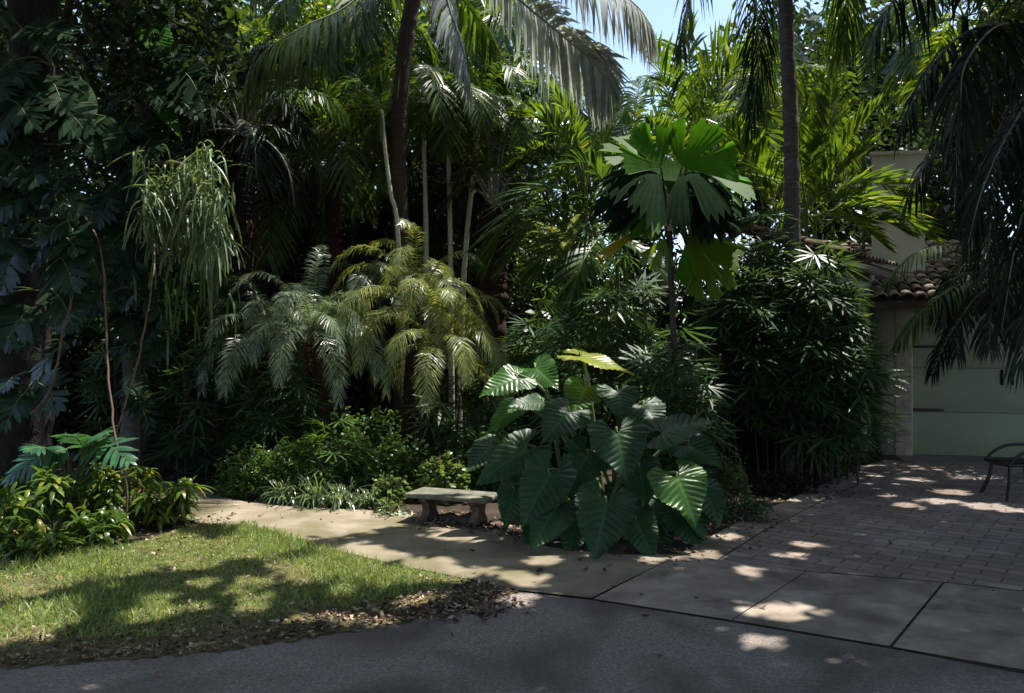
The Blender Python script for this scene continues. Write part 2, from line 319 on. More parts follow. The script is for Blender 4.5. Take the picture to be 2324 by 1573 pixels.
stained('apron_concrete', [(.3, (.22, .178, .145)), (.55, (.34, .282, .232)), (.75, (.45, .385, .32))], (.13, .098, .07), 4, 1.9, .5, .006, 70)
nt, N, l, b, mx, mpg, bp = stained('asphalt', [(.3, (.145, .122, .110)), (.5, (.235, .20, .182)), (.66, (.34, .295, .27)), (.8, (.46, .42, .40))], (.085, .07, .062), 55, 1.1, .9, .012, 75)
nt, N, l, b, mx, mpg, bp = stained('paver', [(.3, (.20, .17, .15)), (.55, (.31, .265, .24)), (.75, (.42, .365, .335))], (.21, .16, .125), 3, .9, .5, .006, 60)
mpg.inputs['Rotation'].default_value = (0, 0, math.radians(38)); br = N('ShaderNodeTexBrick'); l(mpg.outputs[0], br.inputs['Vector'])
br.inputs['Scale'].default_value = 1; br.inputs['Brick Width'].default_value = .30; br.inputs['Row Height'].default_value = .15; br.inputs['Mortar Size'].default_value = .008; br.inputs['Mortar Smooth'].default_value = .3
br.inputs['Color1'].default_value = (.78, .78, .80, 1); br.inputs['Color2'].default_value = (1.15, 1.1, 1.06, 1); br.inputs['Mortar'].default_value = (.5, .47, .44, 1)
m2 = N('ShaderNodeMix', data_type='RGBA', blend_type='MULTIPLY'); m2.inputs[0].default_value = 1; l(mx.outputs[2], m2.inputs[6]); l(br.outputs['Color'], m2.inputs[7]); l(m2.outputs[2], b.inputs['Base Color'])
bp2 = N('ShaderNodeBump'); bp2.inputs['Strength'].default_value = .8; bp2.inputs['Distance'].default_value = .012; bp2.invert = True; l(br.outputs['Fac'], bp2.inputs['Height']); l(bp.outputs[0], bp2.inputs['Normal']); l(bp2.outputs[0], b.inputs['Normal'])

# ------------------------------------------------------------------ ground
mb = MB(); poly(mb, [(-150, -60), (150, -60), (150, 250), (-150, 250)], 0); kind(mb.build('ground', 'soil'), 'structure')
re_ = [G(a, b) for a, b in [(0, 1520), (150, 1508), (320, 1496), (520, 1478), (700, 1450), (860, 1425), (1000, 1397), (1100, 1368), (1180, 1345)]]
road_edge = [p+V(rng.normal()*.012, rng.normal()*.022, 0) for p in smooth_path(re_, 90)]; road_edge[-1] = re_[-1]
apron_edge = [G(a, b) for a, b in [(1180, 1345), (1348, 1364), (1660, 1413), (2020, 1473), (2324, 1531)]]
far_r = apron_edge[-1]+(apron_edge[-1]-apron_edge[2])*4
far_l = re_[0]+(re_[0]-re_[2])*14
mb = MB(); poly(mb, [far_l]+road_edge+apron_edge[1:]+[far_r, V(30, -20, 0), V(-30, -20, 0)], .004); kind(mb.build('road', 'asphalt'), 'structure')
path_low = [G(a, b) for a, b in [(250, 1130), (380, 1165), (450, 1190), (560, 1197), (640, 1216), (720, 1242), (820, 1266), (900, 1285), (1050, 1315), (1180, 1345)]]
path_up = [G(a, b) for a, b in [(1540, 1262), (1400, 1262), (1250, 1245), (1190, 1232), (1140, 1207), (1000, 1188), (880, 1163), (760, 1157), (640, 1151), (560, 1142), (490, 1126), (430, 1103), (300, 1085)]]
mb = MB(); poly(mb, path_low[:-1]+[G(1178, 1343), G(1342, 1361)]+path_up, .012)
for j in [(900, 1285, 1000, 1188)]: pass
kind(mb.build('path', 'path_concrete'), 'structure')
# driveway: joint bed, concrete apron slabs, brick pavers with a concrete edge band
dv = unit(V(.61, .79, 0)); mb = MB()
D0, D1 = G(1345, 1364), G(1540, 1262)
Lb = [G(1540, 1262), G(1660, 1195), G(1830, 1118), G(2000, 1045)]
fr = far_r
poly(mb, [D0, apron_edge[2], apron_edge[3], apron_edge[4], fr, V(16, 4, 0), V(16, 14, 0), V(6.2, 13.2, 0)]+Lb[::-1], .008, 0)
def shrink(q, g=.006):
    q = np.array(q)[:, :2]; c = q.mean(0); return [p+(c-p)/np.linalg.norm(c-p)*g*1.4 for p in q]
top = [D1, G(1830, 1301), G(2140, 1326), G(2324, 1347)]; top.append(top[-1]+(top[-1]-top[2])*5)
bot = [D0, apron_edge[2], apron_edge[3], fr]
poly(mb, shrink([bot[0], bot[1], top[1], top[0]]), .014, 1)
poly(mb, shrink([bot[1], bot[2], top[2], top[1]]), .014, 1)
poly(mb, shrink([bot[2], bot[3], top[4], top[2]], .010), .014, 1)
nrm2 = V(.79, -.61, 0)*.32
band = [p+nrm2 for p in Lb]
for a in range(3): poly(mb, shrink([Lb[a], band[a], band[a+1], Lb[a+1]], .005), .014, 1)
t0 = top[0]+nrm2*1.05+dv*.02
poly(mb, [band[0]+nrm2*.04, top[1]+dv*.02, top[2]+dv*.02, top[4]+dv*.02, V(16, 14, 0), V(6.3, 13.3, 0)]+[p+nrm2*.04 for p in band[:0:-1]], .013, 2)
kind(mb.build('driveway', ['joint', 'apron_concrete', 'paver']), 'structure')
lawn = [G(a, b) for a, b in [(-200, 1300), (0, 1290), (120, 1262), (300, 1237), (400, 1205), (450, 1192)]]+path_low[3:]+road_edge[::-1]+[far_l*.35+road_edge[0]*.65]
mb = MB(); poly(mb, lawn, .006); kind(mb.build('lawn', 'turf_soil'), 'structure')
# grass blades
n = 170000; bx = rng.uniform(-5.5, .2, n); by = rng.uniform(3.8, 8.3, n); k = inside(bx, by, lawn)
dE = np.min(np.stack([np.hypot(bx-p[0], by-p[1]) for p in road_edge[::2]]), 0)
pn = np.sin(bx*2.3+1.2*np.sin(by*1.7))*np.cos(by*2.9+bx)+.4*np.sin(bx*7+by*5)
dens = np.clip((dE-.16)/.7, .02, 1)*np.clip(.72+.5*pn, .1, 1)*np.where((bx > -1.25) & (dE < .42), .06, 1)
k &= rng.random(n) < dens; bx, by = bx[k], by[k]; n = len(bx)
az = rng.uniform(0, 2*np.pi, n); el = rng.uniform(.6, 1.45, n); d = np.stack([np.cos(az)*np.cos(el), np.sin(az)*np.cos(el), np.sin(el)], 1)
hgt = rng.uniform(.035, .10, n)*(1+.5*np.sin(bx*3+by*2)); mb = MB()
strips(mb, np.stack([bx, by, np.full(n, .004)], 1), d, np.cross(d, rng.normal(size=(n, 3))), hgt, rng.uniform(.004, .007, n), rng.uniform(.1, .7, n), (.8, 1, .1))
kind(mb.build('grass', 'grass_blade'), 'stuff')
# fallen leaves
def litter(n, xy, size, zb=.012, lift=.02):
    az = rng.uniform(0, 2*np.pi, n); d = np.stack([np.cos(az), np.sin(az), rng.normal(size=n)*.25], 1); w = np.cross(d, UP+rng.normal(size=(n, 3))*.4)
    L = size*rng.uniform(.5, 1.4, n)
    strips(mbl, np.column_stack([xy, zb+rng.random(n)*lift]), d, w, L, L*rng.uniform(.35, .6, n), rng.uniform(-.25, .3, n), (.1, .9, 1, .1), 0, .25)
mbl = MB(); n = 42000; x = rng.uniform(-5, .2, n); y = rng.uniform(3.8, 7.6, n); dE = np.min(np.stack([np.hypot(x-p[0], y-p[1]) for p in road_edge[::2]]), 0)
k = inside(x, y, lawn) & (rng.random(n) < np.exp(-dE/.24)+.02+.35*((x > -1.25) & (dE < .42))); litter(k.sum(), np.column_stack([x[k], y[k]]), .036)
def litter_at(px, py, spread, n, size=.048):
    c = G(px, py); litter(n, c[:2]+rng.normal(size=(n, 2))*spread, size)
for px, py, s, n in [(1020, 1190, .15, 200), (1110, 1200, .12, 160), (890, 1165, .12, 60), (1170, 1215, .15, 120), (1000, 1175, .2, 120), (330, 1240, .4, 120), (470, 1190, .25, 80), (1480, 1255, .3, 60), (1700, 1190, .3, 120), (1850, 1120, .4, 200), (1600, 1210, .3, 90), (1950, 1070, .3, 110), (120, 1270, .4, 100), (1350, 1270, .4, 25), (1200, 1290, .6, 14), (1900, 1250, 1.2, 16), (1000, 1440, 1.0, 9), (1500, 1400, .8, 8), (700, 1150, .4, 70), (1120, 1375, .12, 120), (1020, 1395, .12, 110)]: litter_at(px, py, s, n)
kind(mbl.build('leaf_litter', 'dry_leaf'), 'stuff')

# ------------------------------------------------------------------ house
o0 = G(2000, 1033); e1 = V(.962, -.273, 0); nf = V(-.273, -.962, 0)
H = thing('house', 'pale green stucco house with clay tile roofs and wide garage door', 'house', o0)
mb = MB()
def wbox(s0, s1, z0, z1, depth=.3, mat=0, outs=0.0):
    box(mb, o0+e1*s0+nf*outs+UP*z0, e1*(s1-s0), -nf*depth, UP*(z1-z0), mat)
wbox(.0, .46, 0, 2.62); wbox(.46, 4.1, 2.32, 2.62); wbox(4.1, 6, 0, 2.62)
box(mb, o0-nf*.3, e1*.3, -nf*4, UP*2.62)
mb.build('wall', 'stucco', H)
w0 = V(4.55, 11.35, 0); wd = unit(V(1.38, 1.70, 0)); wn = V(wd[1], -wd[0], 0)
mb = MB(); box(mb, w0-wd*.1, wd*2.3, -wn*.3, UP*2.93); mb.build('wall', 'stucco', H)
mb = MB()
for z0, z1 in [(0, .33), (.335, .66), (.665, 1.0), (1.005, 1.34), (1.345, 1.7), (1.705, 2.05), (2.055, 2.45)]:
    wd_ = rng.uniform(.2, .34); box(mb, o0+e1*.2+nf*.035+UP*z0, e1*.245, -nf*.033, UP*(z1-z0))
bev(mb.build('door_surround', 'coral_stone', H), .012)
mb = MB(); s0 = .46
for k_, (z0, z1) in enumerate([(.02, .70), (.706, 1.40), (1.406, 2.10), (2.106, 2.318)]): box(mb, o0+e1*s0-nf*.09+UP*z0, e1*3.62, -nf*.05, UP*(z1-z0))
box(mb, o0+e1*s0-nf*.145+UP*.02, e1*3.62, -nf*.03, UP*2.298)
gd = bev(mb.build('garage_door', 'door_paint', H), .006)
for z in (.715, 1.72):
    mb = MB(); a = o0+e1*s0-nf*.0895
    box(mb, a+UP*z, e1*.42, nf*.012, UP*.045); box(mb, a+UP*(z+.005)+e1*.42, e1*.05, nf*.010, UP*.035)
    bev(mb.build('hinge', 'iron', gd), .004)
for s in (1.72, 1.86):
    mb = MB(); a = o0+e1*s-nf*.088
    box(mb, a+UP*1.14, e1*.045, nf*.012, UP*.24); tube(mb, smooth_path([a+UP*1.16+e1*.022+nf*.012, a+UP*1.2+e1*.022+nf*.05, a+UP*1.32+e1*.022+nf*.05, a+UP*1.36+e1*.022+nf*.012], 10), .011, 6)
    mb.build('handle', 'iron', gd)
def tiles(mb, o, eu, ev, wid, leng, skip=None):
    eu, ev = unit(eu), unit(ev); nn = unit(np.cross(eu, ev)); nn = nn if nn[2] > 0 else -nn; tw, tl = .19, .30
    box(mb, o-nn*.06, eu*wid, ev*leng, nn*.03, 1)
    th = np.linspace(0, np.pi, 7)
    for i in range(int(wid/tw)):
        for j in range(int(leng/tl)):
            u0 = (i+.5)*tw; v0 = j*tl-.04; r0, r1 = .088, .068; jit = rng.normal()*.006
            if skip and skip(u0, v0): continue
            ring = []
            for v_, r_, h in ((v0, r0, .035+jit), (v0+tl+.05, r1, .0+jit)):
                ring.append([o+eu*(u0-math.cos(t)*r_)+ev*v_+nn*(math.sin(t)*r_*.62+h) for t in th])
            inner = [o+eu*(u0-math.cos(t)*(r0-.02))+ev*v0+nn*(math.sin(t)*(r0-.02)*.62+.03+jit) for t in th]
            v = np.array(ring[0]+ring[1]+inner); n_ = 7
            f = [[k, k+1, n_+k+1, n_+k] for k in range(6)]+[[k+1, k, 2*n_+k, 2*n_+k+1] for k in range(6)]
            mb.add(v, f, 0)
mb = MB(); ov = o0+nf*.42-e1*.35+UP*2.50
sl = unit(-nf+UP*.40); tiles(mb, ov, e1, sl, 6.4, 3.3); box(mb, ov-UP*.16-nf*.03, e1*6.4, -nf*.05, UP*.13, 2)
mb.build('roof', ['roof_tile', 'roof_mortar', 'fascia'], H)
mb = MB(); wo = w0-wd*.75+wn*.38+UP*2.98
sl2 = unit(-wn+UP*.34); tiles(mb, wo, wd, sl2, 2.9, 2.6); box(mb, wo-UP*.17-wn*.03, wd*2.9, -wn*.05, UP*.14, 2)
mb.build('roof', ['roof_tile', 'roof_mortar', 'fascia'], H)
mb = MB(); box(mb, V(6.05, 13.4, 2.3), V(.84, -.12, 0), V(.40, .80, 0), UP*2.66); box(mb, V(6.0, 13.37, 4.96), V(.93, -.13, 0), V(.42, .87, 0), UP*.06)
bev(mb.build('chimney', 'stucco_tower', H), .01)

# ------------------------------------------------------------------ bench, chair, stones
fl, bl, fr_, br_ = V(-1.044, 7.70, 0), V(-.900, 8.07, 0), V(-.232, 7.36, 0), V(-.09, 7.73, 0)
ex = fr_-fl; ey = bl-fl; ht = .29
B = thing('bench', 'low weathered concrete garden bench beside the path, left of the giant elephant ear', 'bench', (fl+br_)/2)
mb = MB(); box(mb, fl+UP*(ht-.045), ex, ey, UP*.045); bev(mb.build('seat', 'stone', B), .014, 3)
for s in (.2, .8):
    mb = MB(); c = fl+ex*s+ey*.5; h = unit(ey); w = unit(ex)
    pr = [(.13, 0), (.15, .02), (.13, .05), (.085, .09), (.075, .14), (.10, .19), (.155, .215), (.165, ht-.046)]
    ring = [(a, z) for a, z in pr]+[(-a, z) for a, z in pr[::-1]]
    n_ = len(ring); v = [c+h*a+w*q+UP*z for q in (-.04, .04) for a, z in ring]
    f = [[k, (k+1) % n_, n_+(k+1) % n_, n_+k] for k in range(n_)]
    mb.add(v, f); mb.add(v[:n_], [list(range(n_))[::-1]]); mb.add(v[n_:], [list(range(n_))])
    bev(mb.build('leg', 'rock', B), .006)
def stone(p, r, label, seed):
    g = np.random.default_rng(seed); mb = MB(); nu, nv = 14, 9
    u = np.linspace(0, 2*np.pi, nu, endpoint=False)[None]; v = np.linspace(-.5, np.pi/2, nv)[:, None]
    k = 1+.16*np.sin(3*u+g.uniform(0, 6))*np.cos(v)+.12*np.sin(5*u+4*v+g.uniform(0, 6))+.06*g.normal(size=(nv, nu))
    x, y, z = np.cos(u)*np.cos(v)*k, np.sin(u)*np.cos(v)*k, (np.sin(v)*k*.62)
    vv = np.stack([x, y, z], -1)*r; i = np.arange(nv-1)[:, None]*nu; j = np.arange(nu)[None]; q = (j+1) % nu
    mb.add(vv.reshape(-1, 3), np.stack([i+j, i+q, i+nu+q, i+nu+j], -1).reshape(-1, 4))
    o = mb.build('rock', 'rock', smooth=False); o.location = p; return tag(o, label, 'rock', 'rocks under the bench')
for q, (px, py, r, lb) in enumerate([(1020, 1180, .11, 'rounded brown rock under the middle of the bench'), (1068, 1186, .14, 'largest reddish brown rock under the bench, near its right leg'), (975, 1176, .08, 'small dark rock against the left leg of the bench'), (1128, 1192, .06, 'small pale rock beside the right end of the bench')]):
    stone(G(px, py), r, lb, q)
ch = G(2300, 1132); CH = thing('garden_chair', 'black metal garden chair on the driveway in front of the garage', 'chair', ch)
f0, f1, b0, b1 = ch+V(-.18, -.2, 0), ch+V(.34, -.16, 0), ch+V(-.14, .3, 0), ch+V(.36, .33, 0); lift = UP*.40
for a, off in ((f0, V(.05, .05, 0)), (f1, V(-.05, .05, 0)), (b0, V(.05, -.05, 0)), (b1, V(-.05, -.05, 0))):
    mb = MB(); tube(mb, smooth_path([a-off*.7, a+off*.5+UP*.2, a+off+lift], 10), .021, 8); mb.build('leg', 'iron', CH)
mb = MB()
for q in range(9):
    t = q/8; tube(mb, smooth_path([f0+(f1-f0)*t+lift, (f0+b0)/2+((f1+b1)/2-(f0+b0)/2)*t+lift-UP*.02, b0+(b1-b0)*t+lift], 8), .010, 6)
tube(mb, [f0+lift, f1+lift], .016, 8); tube(mb, [b0+lift, b1+lift], .016, 8); tube(mb, [f0+lift, b0+lift], .016, 8); tube(mb, [f1+lift, b1+lift], .016, 8); mb.build('seat', 'iron', CH)
mb = MB(); bk = [f1+lift, f1+lift+V(.05, -.02, .22), f1+lift+V(.1, 0, .42)]; bk2 = [b1+lift, b1+lift+V(.05, .02, .22), b1+lift+V(.1, 0, .42)]
for q in range(7):
    t = q/6; tube(mb, smooth_path([a+(b-a)*t for a, b in zip(bk, bk2)], 8), .010, 6)
tube(mb, [bk[2], bk2[2]], .016, 8); mb.build('backrest', 'iron', CH)
for s_, t_ in ((f0, f1), (b0, b1)):
    mb = MB(); tube(mb, smooth_path([s_+lift+V(0, 0, .0), s_+lift+V(.10, 0, .10), s_+lift+V(.26, 0, .17), t_+lift+V(.05, 0, .18)], 14), .018, 8); mb.build('armrest', 'iron', CH)

# ------------------------------------------------------------------ palms
def palm(name, label, trunk, r, fr, mats=('rachis_green', 'palm_green'), bark='bark_dark', rings=40, amp=.08, group=None, cat='palm', sides=12, fibre=None, rough=.03, shaft=None):
    R = thing(name, label, cat, trunk[0], group)
    if len(trunk) > 1:
        mb = MB(); ring_trunk(mb, trunk, r, rings, amp, sides, 0, rough)
        if fibre:
            n, c0, c1, rad, L = fibre; t = rng.random(n); az = rng.uniform(0, 2*np.pi, n)
            p = np.asarray(c0)+(np.asarray(c1)-np.asarray(c0))*t[:, None]; out = np.stack([np.cos(az), np.sin(az), np.zeros(n)], 1)
            strips(mb, p+out*rad*.92, unit(out*.5+UP*.9), np.cross(out, UP), L*rng.uniform(.5, 1.2, n), rng.uniform(.02, .05, n), rng.uniform(.2, 1.4, n), (1, .8, .5, .1), 1)
        mb.build('trunk', [bark, 'fibre'], R, smooth=True)
    if shaft:
        mb = MB(); tube(mb, smooth_path(shaft[0], 10), shaft[1], 10); mb.build('crownshaft', 'stem_green', R, smooth=True)
    for f in fr:
        f = dict(f); mm = f.pop('mats', mats); pts = f.pop('pts'); lab = f.pop('label', None); mb = MB(); frond(mb, pts, **f)
        o = mb.build('frond', list(mm), R)
        if lab: o['label'] = lab
    return R
def PP(*a): return smooth_path([P(*q) for q in a], 22)
def auto(top, n, L, ll, lw, el=(1.35, -.3), droop=1.6, az0=0, nl=40, azr=None, **k):
    out = []
    for i in range(n):
        t = (i+.5)/n; az = az0+i*2.39996 if azr is None else rng.uniform(*azr)
        out.append(dict(pts=path_grow(top+rng.normal(size=3)*.02, az, el[0]+(el[1]-el[0])*t+rng.normal()*.08, L*rng.uniform(.85, 1.1), droop*rng.uniform(.8, 1.25), curl=rng.normal()*.25), ll=ll, lw=lw, nl=nl, roll=rng.normal()*.25, **k))
    return out
# coconut palm, leaning trunk in the middle
ct = P(962, -150, 11.5)
big = dict(ll=.95, lw=.045, nl=80, ldroop=1.5, vee=-.25, rr=.028, mats=('rachis_grey', 'coconut_green'), start=.22)
fr = [dict(big, pts=smooth_path([ct, P(900, -95, 11.2), P(790, 12, 10.7), P(690, 60, 10.4), P(600, 118, 10.2), P(560, 190, 10.1)], 22), ll=.85),
      dict(big, pts=smooth_path([ct, P(1060, -110, 11.2), P(1180, 0, 10.8), P(1290, 92, 10.4), P(1355, 150, 10.2), P(1385, 215, 10.1)], 26), mats=('rachis_grey', 'coconut_sheen'), ll=.66, label='frond with sun sheen painted pale', nl=140, vee=.0, ldroop=.5, lw=.065, roll=1.0),
      dict(big, pts=smooth_path([ct, P(995, -120, 11), P(1015, 0, 10.8), P(1050, 110, 10.7), P(1072, 215, 10.7)], 22), ll=.5, nl=60, ldroop=1.2, mats=('rachis_grey', 'coconut_sheen'), label='narrow hanging frond with painted sun sheen'),
      dict(big, pts=smooth_path([ct, P(1130, -190, 11), P(1290, -90, 10.5), P(1430, 0, 10.1), P(1480, 60, 10)], 22), ll=.75, mats=('rachis_grey', 'coconut_sheen')),
      dict(big, pts=smooth_path([ct, P(1000, -300, 12), P(1150, -330, 13), P(1300, -250, 14)], 22)),
      dict(big, pts=smooth_path([ct, P(900, -260, 12), P(760, -260, 13), P(640, -150, 13.8), P(570, -20, 14)], 22)),
      dict(big, pts=smooth_path([ct, P(940, -260, 10.8), P(880, -240, 9.6), P(800, -150, 9)], 22)),
      dict(big, pts=smooth_path([ct, P(920, -120, 11.9), P(860, 10, 12.6), P(830, 150, 12.9), P(825, 260, 13)], 22), ll=.6, mats=('rachis_green', 'palm_green')),
      dict(big, pts=smooth_path([ct, P(985, -90, 12.1), P(1060, 10, 12.9), P(1120, 90, 13.2), P(1150, 190, 13.3)], 22), ll=.6, mats=('rachis_green', 'areca_green'))]
palm('coconut_palm', 'tall coconut palm with dark ringed leaning trunk and a frond painted pale with sun sheen', [P(914, 1045, 11.5)*V(1, 1, 0), P(915, 800, 11.5), P(914, 600, 11.5), P(904, 350, 11.5), P(918, 120, 11.5), P(945, -40, 11.5), ct], [.17, .125, .118, .115, .115, .12], fr, bark='bark_coco', rings=62, amp=.10)
# tall grey palm on the right
rt = P(1778, -230, 10.5); dk = dict(ll=.55, lw=.022, nl=85, ldroop=1.8, vee=.1, rr=.02, mats=('rachis_green', 'palm_green'), jit=.25, start=.15)
fr = [dict(dk, pts=smooth_path([rt, P(1735, -180, 10.2), P(1715, -40, 9.9), P(1722, 120, 9.8), P(1705, 285, 9.8)], 22), mats=('rachis_green', 'dark_palm')),
      dict(dk, pts=smooth_path([rt, P(1720, -250, 10.2), P(1620, -150, 9.9), P(1560, 10, 9.7), P(1545, 110, 9.7)], 22), mats=('rachis_grey', 'coconut_green')),
      dict(dk, pts=smooth_path([rt, P(1840, -200, 10.8), P(1900, -60, 11.2), P(1905, 80, 11.4), P(1880, 190, 11.5)], 22), mats=('rachis_green', 'areca_green')),
      dict(dk, pts=smooth_path([rt, P(1830, -240, 10.2), P(1900, -120, 9.8), P(1925, 0, 9.6), P(1915, 110, 9.6)], 22)),
      dict(dk, pts=smooth_path([rt, P(1750, -330, 11), P(1650, -340, 12), P(1540, -200, 12.5), P(1500, -60, 12.8)], 22)),
      dict(dk, pts=smooth_path([rt, P(1760, -140, 11.1), P(1740, 20, 11.8), P(1745, 150, 12.1), P(1735, 320, 12.2)], 22)),
      dict(dk, pts=smooth_path([rt, P(1800, -330, 10.8), P(1900, -350, 11.8), P(2010, -220, 12.4), P(2060, -80, 12.6)], 22))]
palm('tall_palm', 'tall palm with straight slender grey ringed trunk rising behind the fan palm, right of centre', [P(1800, 1020, 10.5)*V(1, 1, 0), P(1799, 600, 10.5), P(1795, 300, 10.5), P(1782, 0, 10.5), rt], [.13, .102, .098, .095, .09], fr, bark='bark_grey', rings=58, amp=.09)
# four slender pale-stemmed palms
for q, (tp, bt, lb, mt) in enumerate([
        ([(866, 250), (874, 340), (887, 440), (904, 545)], (925, 1020), 'slender palm whose thin pale stem leans left of the coconut trunk', 'palm_green'),
        ([(960, 195), (962, 330), (965, 450), (967, 560)], (970, 1020), 'slender palm with thin straight pale stem just right of the coconut trunk', 'palm_green'),
        ([(1017, 240), (1018, 350), (1021, 500), (1023, 640)], (1026, 1020), 'slender palm with thin pale stem, second to the right of the coconut trunk', 'areca_green'),
        ([(1098, 235), (1085, 300), (1070, 430), (1052, 640)], (1040, 1020), 'slender palm with thin pale stem leaning right under a dark tufted crown', 'palm_green')]):
    Y = 12+q*.15 if q else 11.25; pts = [P(a, b, Y) for a, b in tp]; base = P(bt[0], bt[1], Y)*V(1, 1, 0)
    fr = auto(pts[0], 11 if q else 7, 1.1, .42, .03, (1.3, -.45), 1.9, q, 28, azr=None if q else (1.3, 3.3), ldroop=.5, mats=('rachis_green', mt), rr=.01)
    palm('slender_palm', lb, [base]+pts[::-1], [.05, .041, .037, .034, .036] if q else [.04, .033, .03, .028, .028], fr, bark='stem_pale', rings=26, amp=.05, group='slender pale-stemmed palms', sides=8, rough=.01, shaft=([pts[0]-UP*.45, pts[0]], [.034, .04, .044, .044, .042, .04, .036, .03, .026, .02]))
# arching grey-petioled palm, left of centre
lt = P(545, 300, 11)
fr = [dict(pts=PP((545, 320, 11), (590, 255, 10.9), (650, 215, 10.8), (722, 213, 10.7), (770, 240, 10.7)), ll=.55, lw=.03, nl=45, ldroop=1.0, start=.45, rr=.03, mats=('rachis_grey', 'palm_green')),
      dict(pts=PP((545, 330, 11), (580, 290, 10.9), (640, 262, 10.7), (700, 290, 10.6)), ll=.5, lw=.03, nl=40, ldroop=1.0, start=.5, rr=.028, mats=('rachis_grey', 'dark_palm')),
      dict(pts=PP((545, 320, 11), (530, 240, 10.9), (490, 170, 10.7), (430, 150, 10.5), (370, 180, 10.4)), ll=.6, lw=.032, nl=45, ldroop=.8, start=.3, rr=.025, mats=('rachis_grey', 'dark_palm')),
      dict(pts=PP((545, 320, 11), (555, 200, 11.1), (590, 110, 11.3), (640, 60, 11.5)), ll=.6, lw=.03, nl=45, ldroop=.6, start=.3, rr=.025, mats=('rachis_grey', 'dark_palm'))]
fr += auto(lt, 12, 1.5, .55, .03, (1.3, -.3), 1.6, 1, 36, ldroop=.7, mats=('rachis_grey', 'dark_palm'), rr=.02, start=.3)
palm('arching_palm', 'dark palm with long arching grey leaf stalks and orange brown fibre on its trunk', [P(552, 1050, 11)*V(1, 1, 0), P(552, 600, 11), P(548, 420, 11), P(545, 310, 11)], [.17, .15, .13, .09], fr, rings=30, amp=.15, fibre=(150, P(560, 640, 11), P(560, 500, 11), .15, .3), rough=.08)
# shaggy red-brown trunk palm
st = P(768, 330, 12)
fr = [dict(pts=PP((768, 340, 12), (778, 290, 12), (800, 225, 12.1), (812, 150, 12.2)), ll=.3, lw=.04, nl=20, ldroop=.3, start=.5, rr=.035, mats=('fibre', 'palm_green')),
      dict(pts=PP((762, 340, 12), (756, 280, 12), (745, 220, 11.9), (715, 150, 11.8)), ll=.4, lw=.04, nl=24, ldroop=.4, start=.4, rr=.03, mats=('fibre', 'palm_green')),
      dict(pts=PP((762, 350, 12), (752, 310, 11.9), (722, 262, 11.8), (690, 235, 11.7)), ll=.34, lw=.10, nl=16, ldroop=.5, start=.25, rr=.02, mats=('rachis_green', 'areca_green'), label='broad yellow green frond'),
      dict(pts=PP((760, 360, 12), (735, 320, 11.9), (700, 292, 11.8), (668, 282, 11.8)), ll=.3, lw=.11, nl=16, ldroop=.5, start=.25, rr=.02, mats=('rachis_green', 'areca_green')),
      dict(pts=PP((775, 345, 12), (810, 290, 11.9), (860, 265, 11.8), (900, 300, 11.7)), ll=.45, lw=.03, nl=36, ldroop=.7, start=.25, rr=.02),
      dict(pts=PP((775, 350, 12), (810, 320, 11.8), (850, 330, 11.7), (880, 380, 11.6)), ll=.4, lw=.03, nl=36, ldroop=.7, start=.25, rr=.02)]
fr += auto(st, 6, 1.2, .5, .03, (1.1, -.2), 1.6, 2, 34, ldroop=.7)
palm('shaggy_palm', 'palm with shaggy reddish brown trunk and upright brown leaf bases, left of the coconut palm', [P(757, 1030, 12)*V(1, 1, 0), P(757, 560, 12), P(758, 450, 12), P(766, 330, 12)], [.13, .11, .115, .09], fr, bark='bark_red', rings=40, amp=.14, fibre=(160, P(758, 560, 12), P(768, 350, 12), .1, .16), rough=.1)
# spiky cycad behind
for px, py, Y, s, lb in [(840, 470, 14, 1, 'spiky cycad with stiff upright fronds behind the slender palms'), (1292, 560, 13.5, .8, 'small spiky cycad in shade beside the thick brown trunk')]:
    t = P(px, py+40, Y); palm('cycad', lb, [t*V(1, 1, 0), t], [.2, .17], auto(t, 26, 1.15*s, .16, .016, (1.4, .0), .7, 0, 40, ldroop=.1, vee=.5, a0=1, start=.1, mats=('rachis_green', 'pygmy_green')), bark='bark_dark', rings=12, amp=.25, cat='cycad', group='cycads among the palms')
# thick brown trunk palm
bt = P(1120, 470, 12.3)
fr = []
for a, b, c in [((1090, 420), (1060, 350), (1010, 330)), ((1112, 400), (1105, 310), (1080, 230)), ((1135, 400), (1150, 310), (1190, 240)), ((1150, 420), (1195, 350), (1260, 330)), ((1150, 440), (1200, 410), (1250, 440)), ((1095, 440), (1050, 420), (1010, 470)), ((1125, 410), (1135, 330), (1140, 230)), ((1145, 430), (1180, 370), (1205, 400)), ((1105, 430), (1070, 380), (1040, 400))]:
    fr.append(dict(pts=smooth_path([bt, P(*a, 12.2), P(*b, 12.1), P(*c, 12.0)], 16), ll=.5, lw=.03, nl=34, ldroop=.5, start=.4, rr=.03, mats=('rachis_grey', 'coconut_green')))
palm('stout_palm', 'palm with stout fibrous red brown trunk and many pale upright stalks in mid garden', [P(1118, 1010, 12.3)*V(1, 1, 0), P(1118, 640, 12.3), P(1116, 540, 12.3), bt], [.24, .21, .22, .15], fr, bark='bark_red', rings=30, amp=.12, fibre=(240, P(1118, 650, 12.3), P(1118, 480, 12.3), .18, .22), rough=.08)
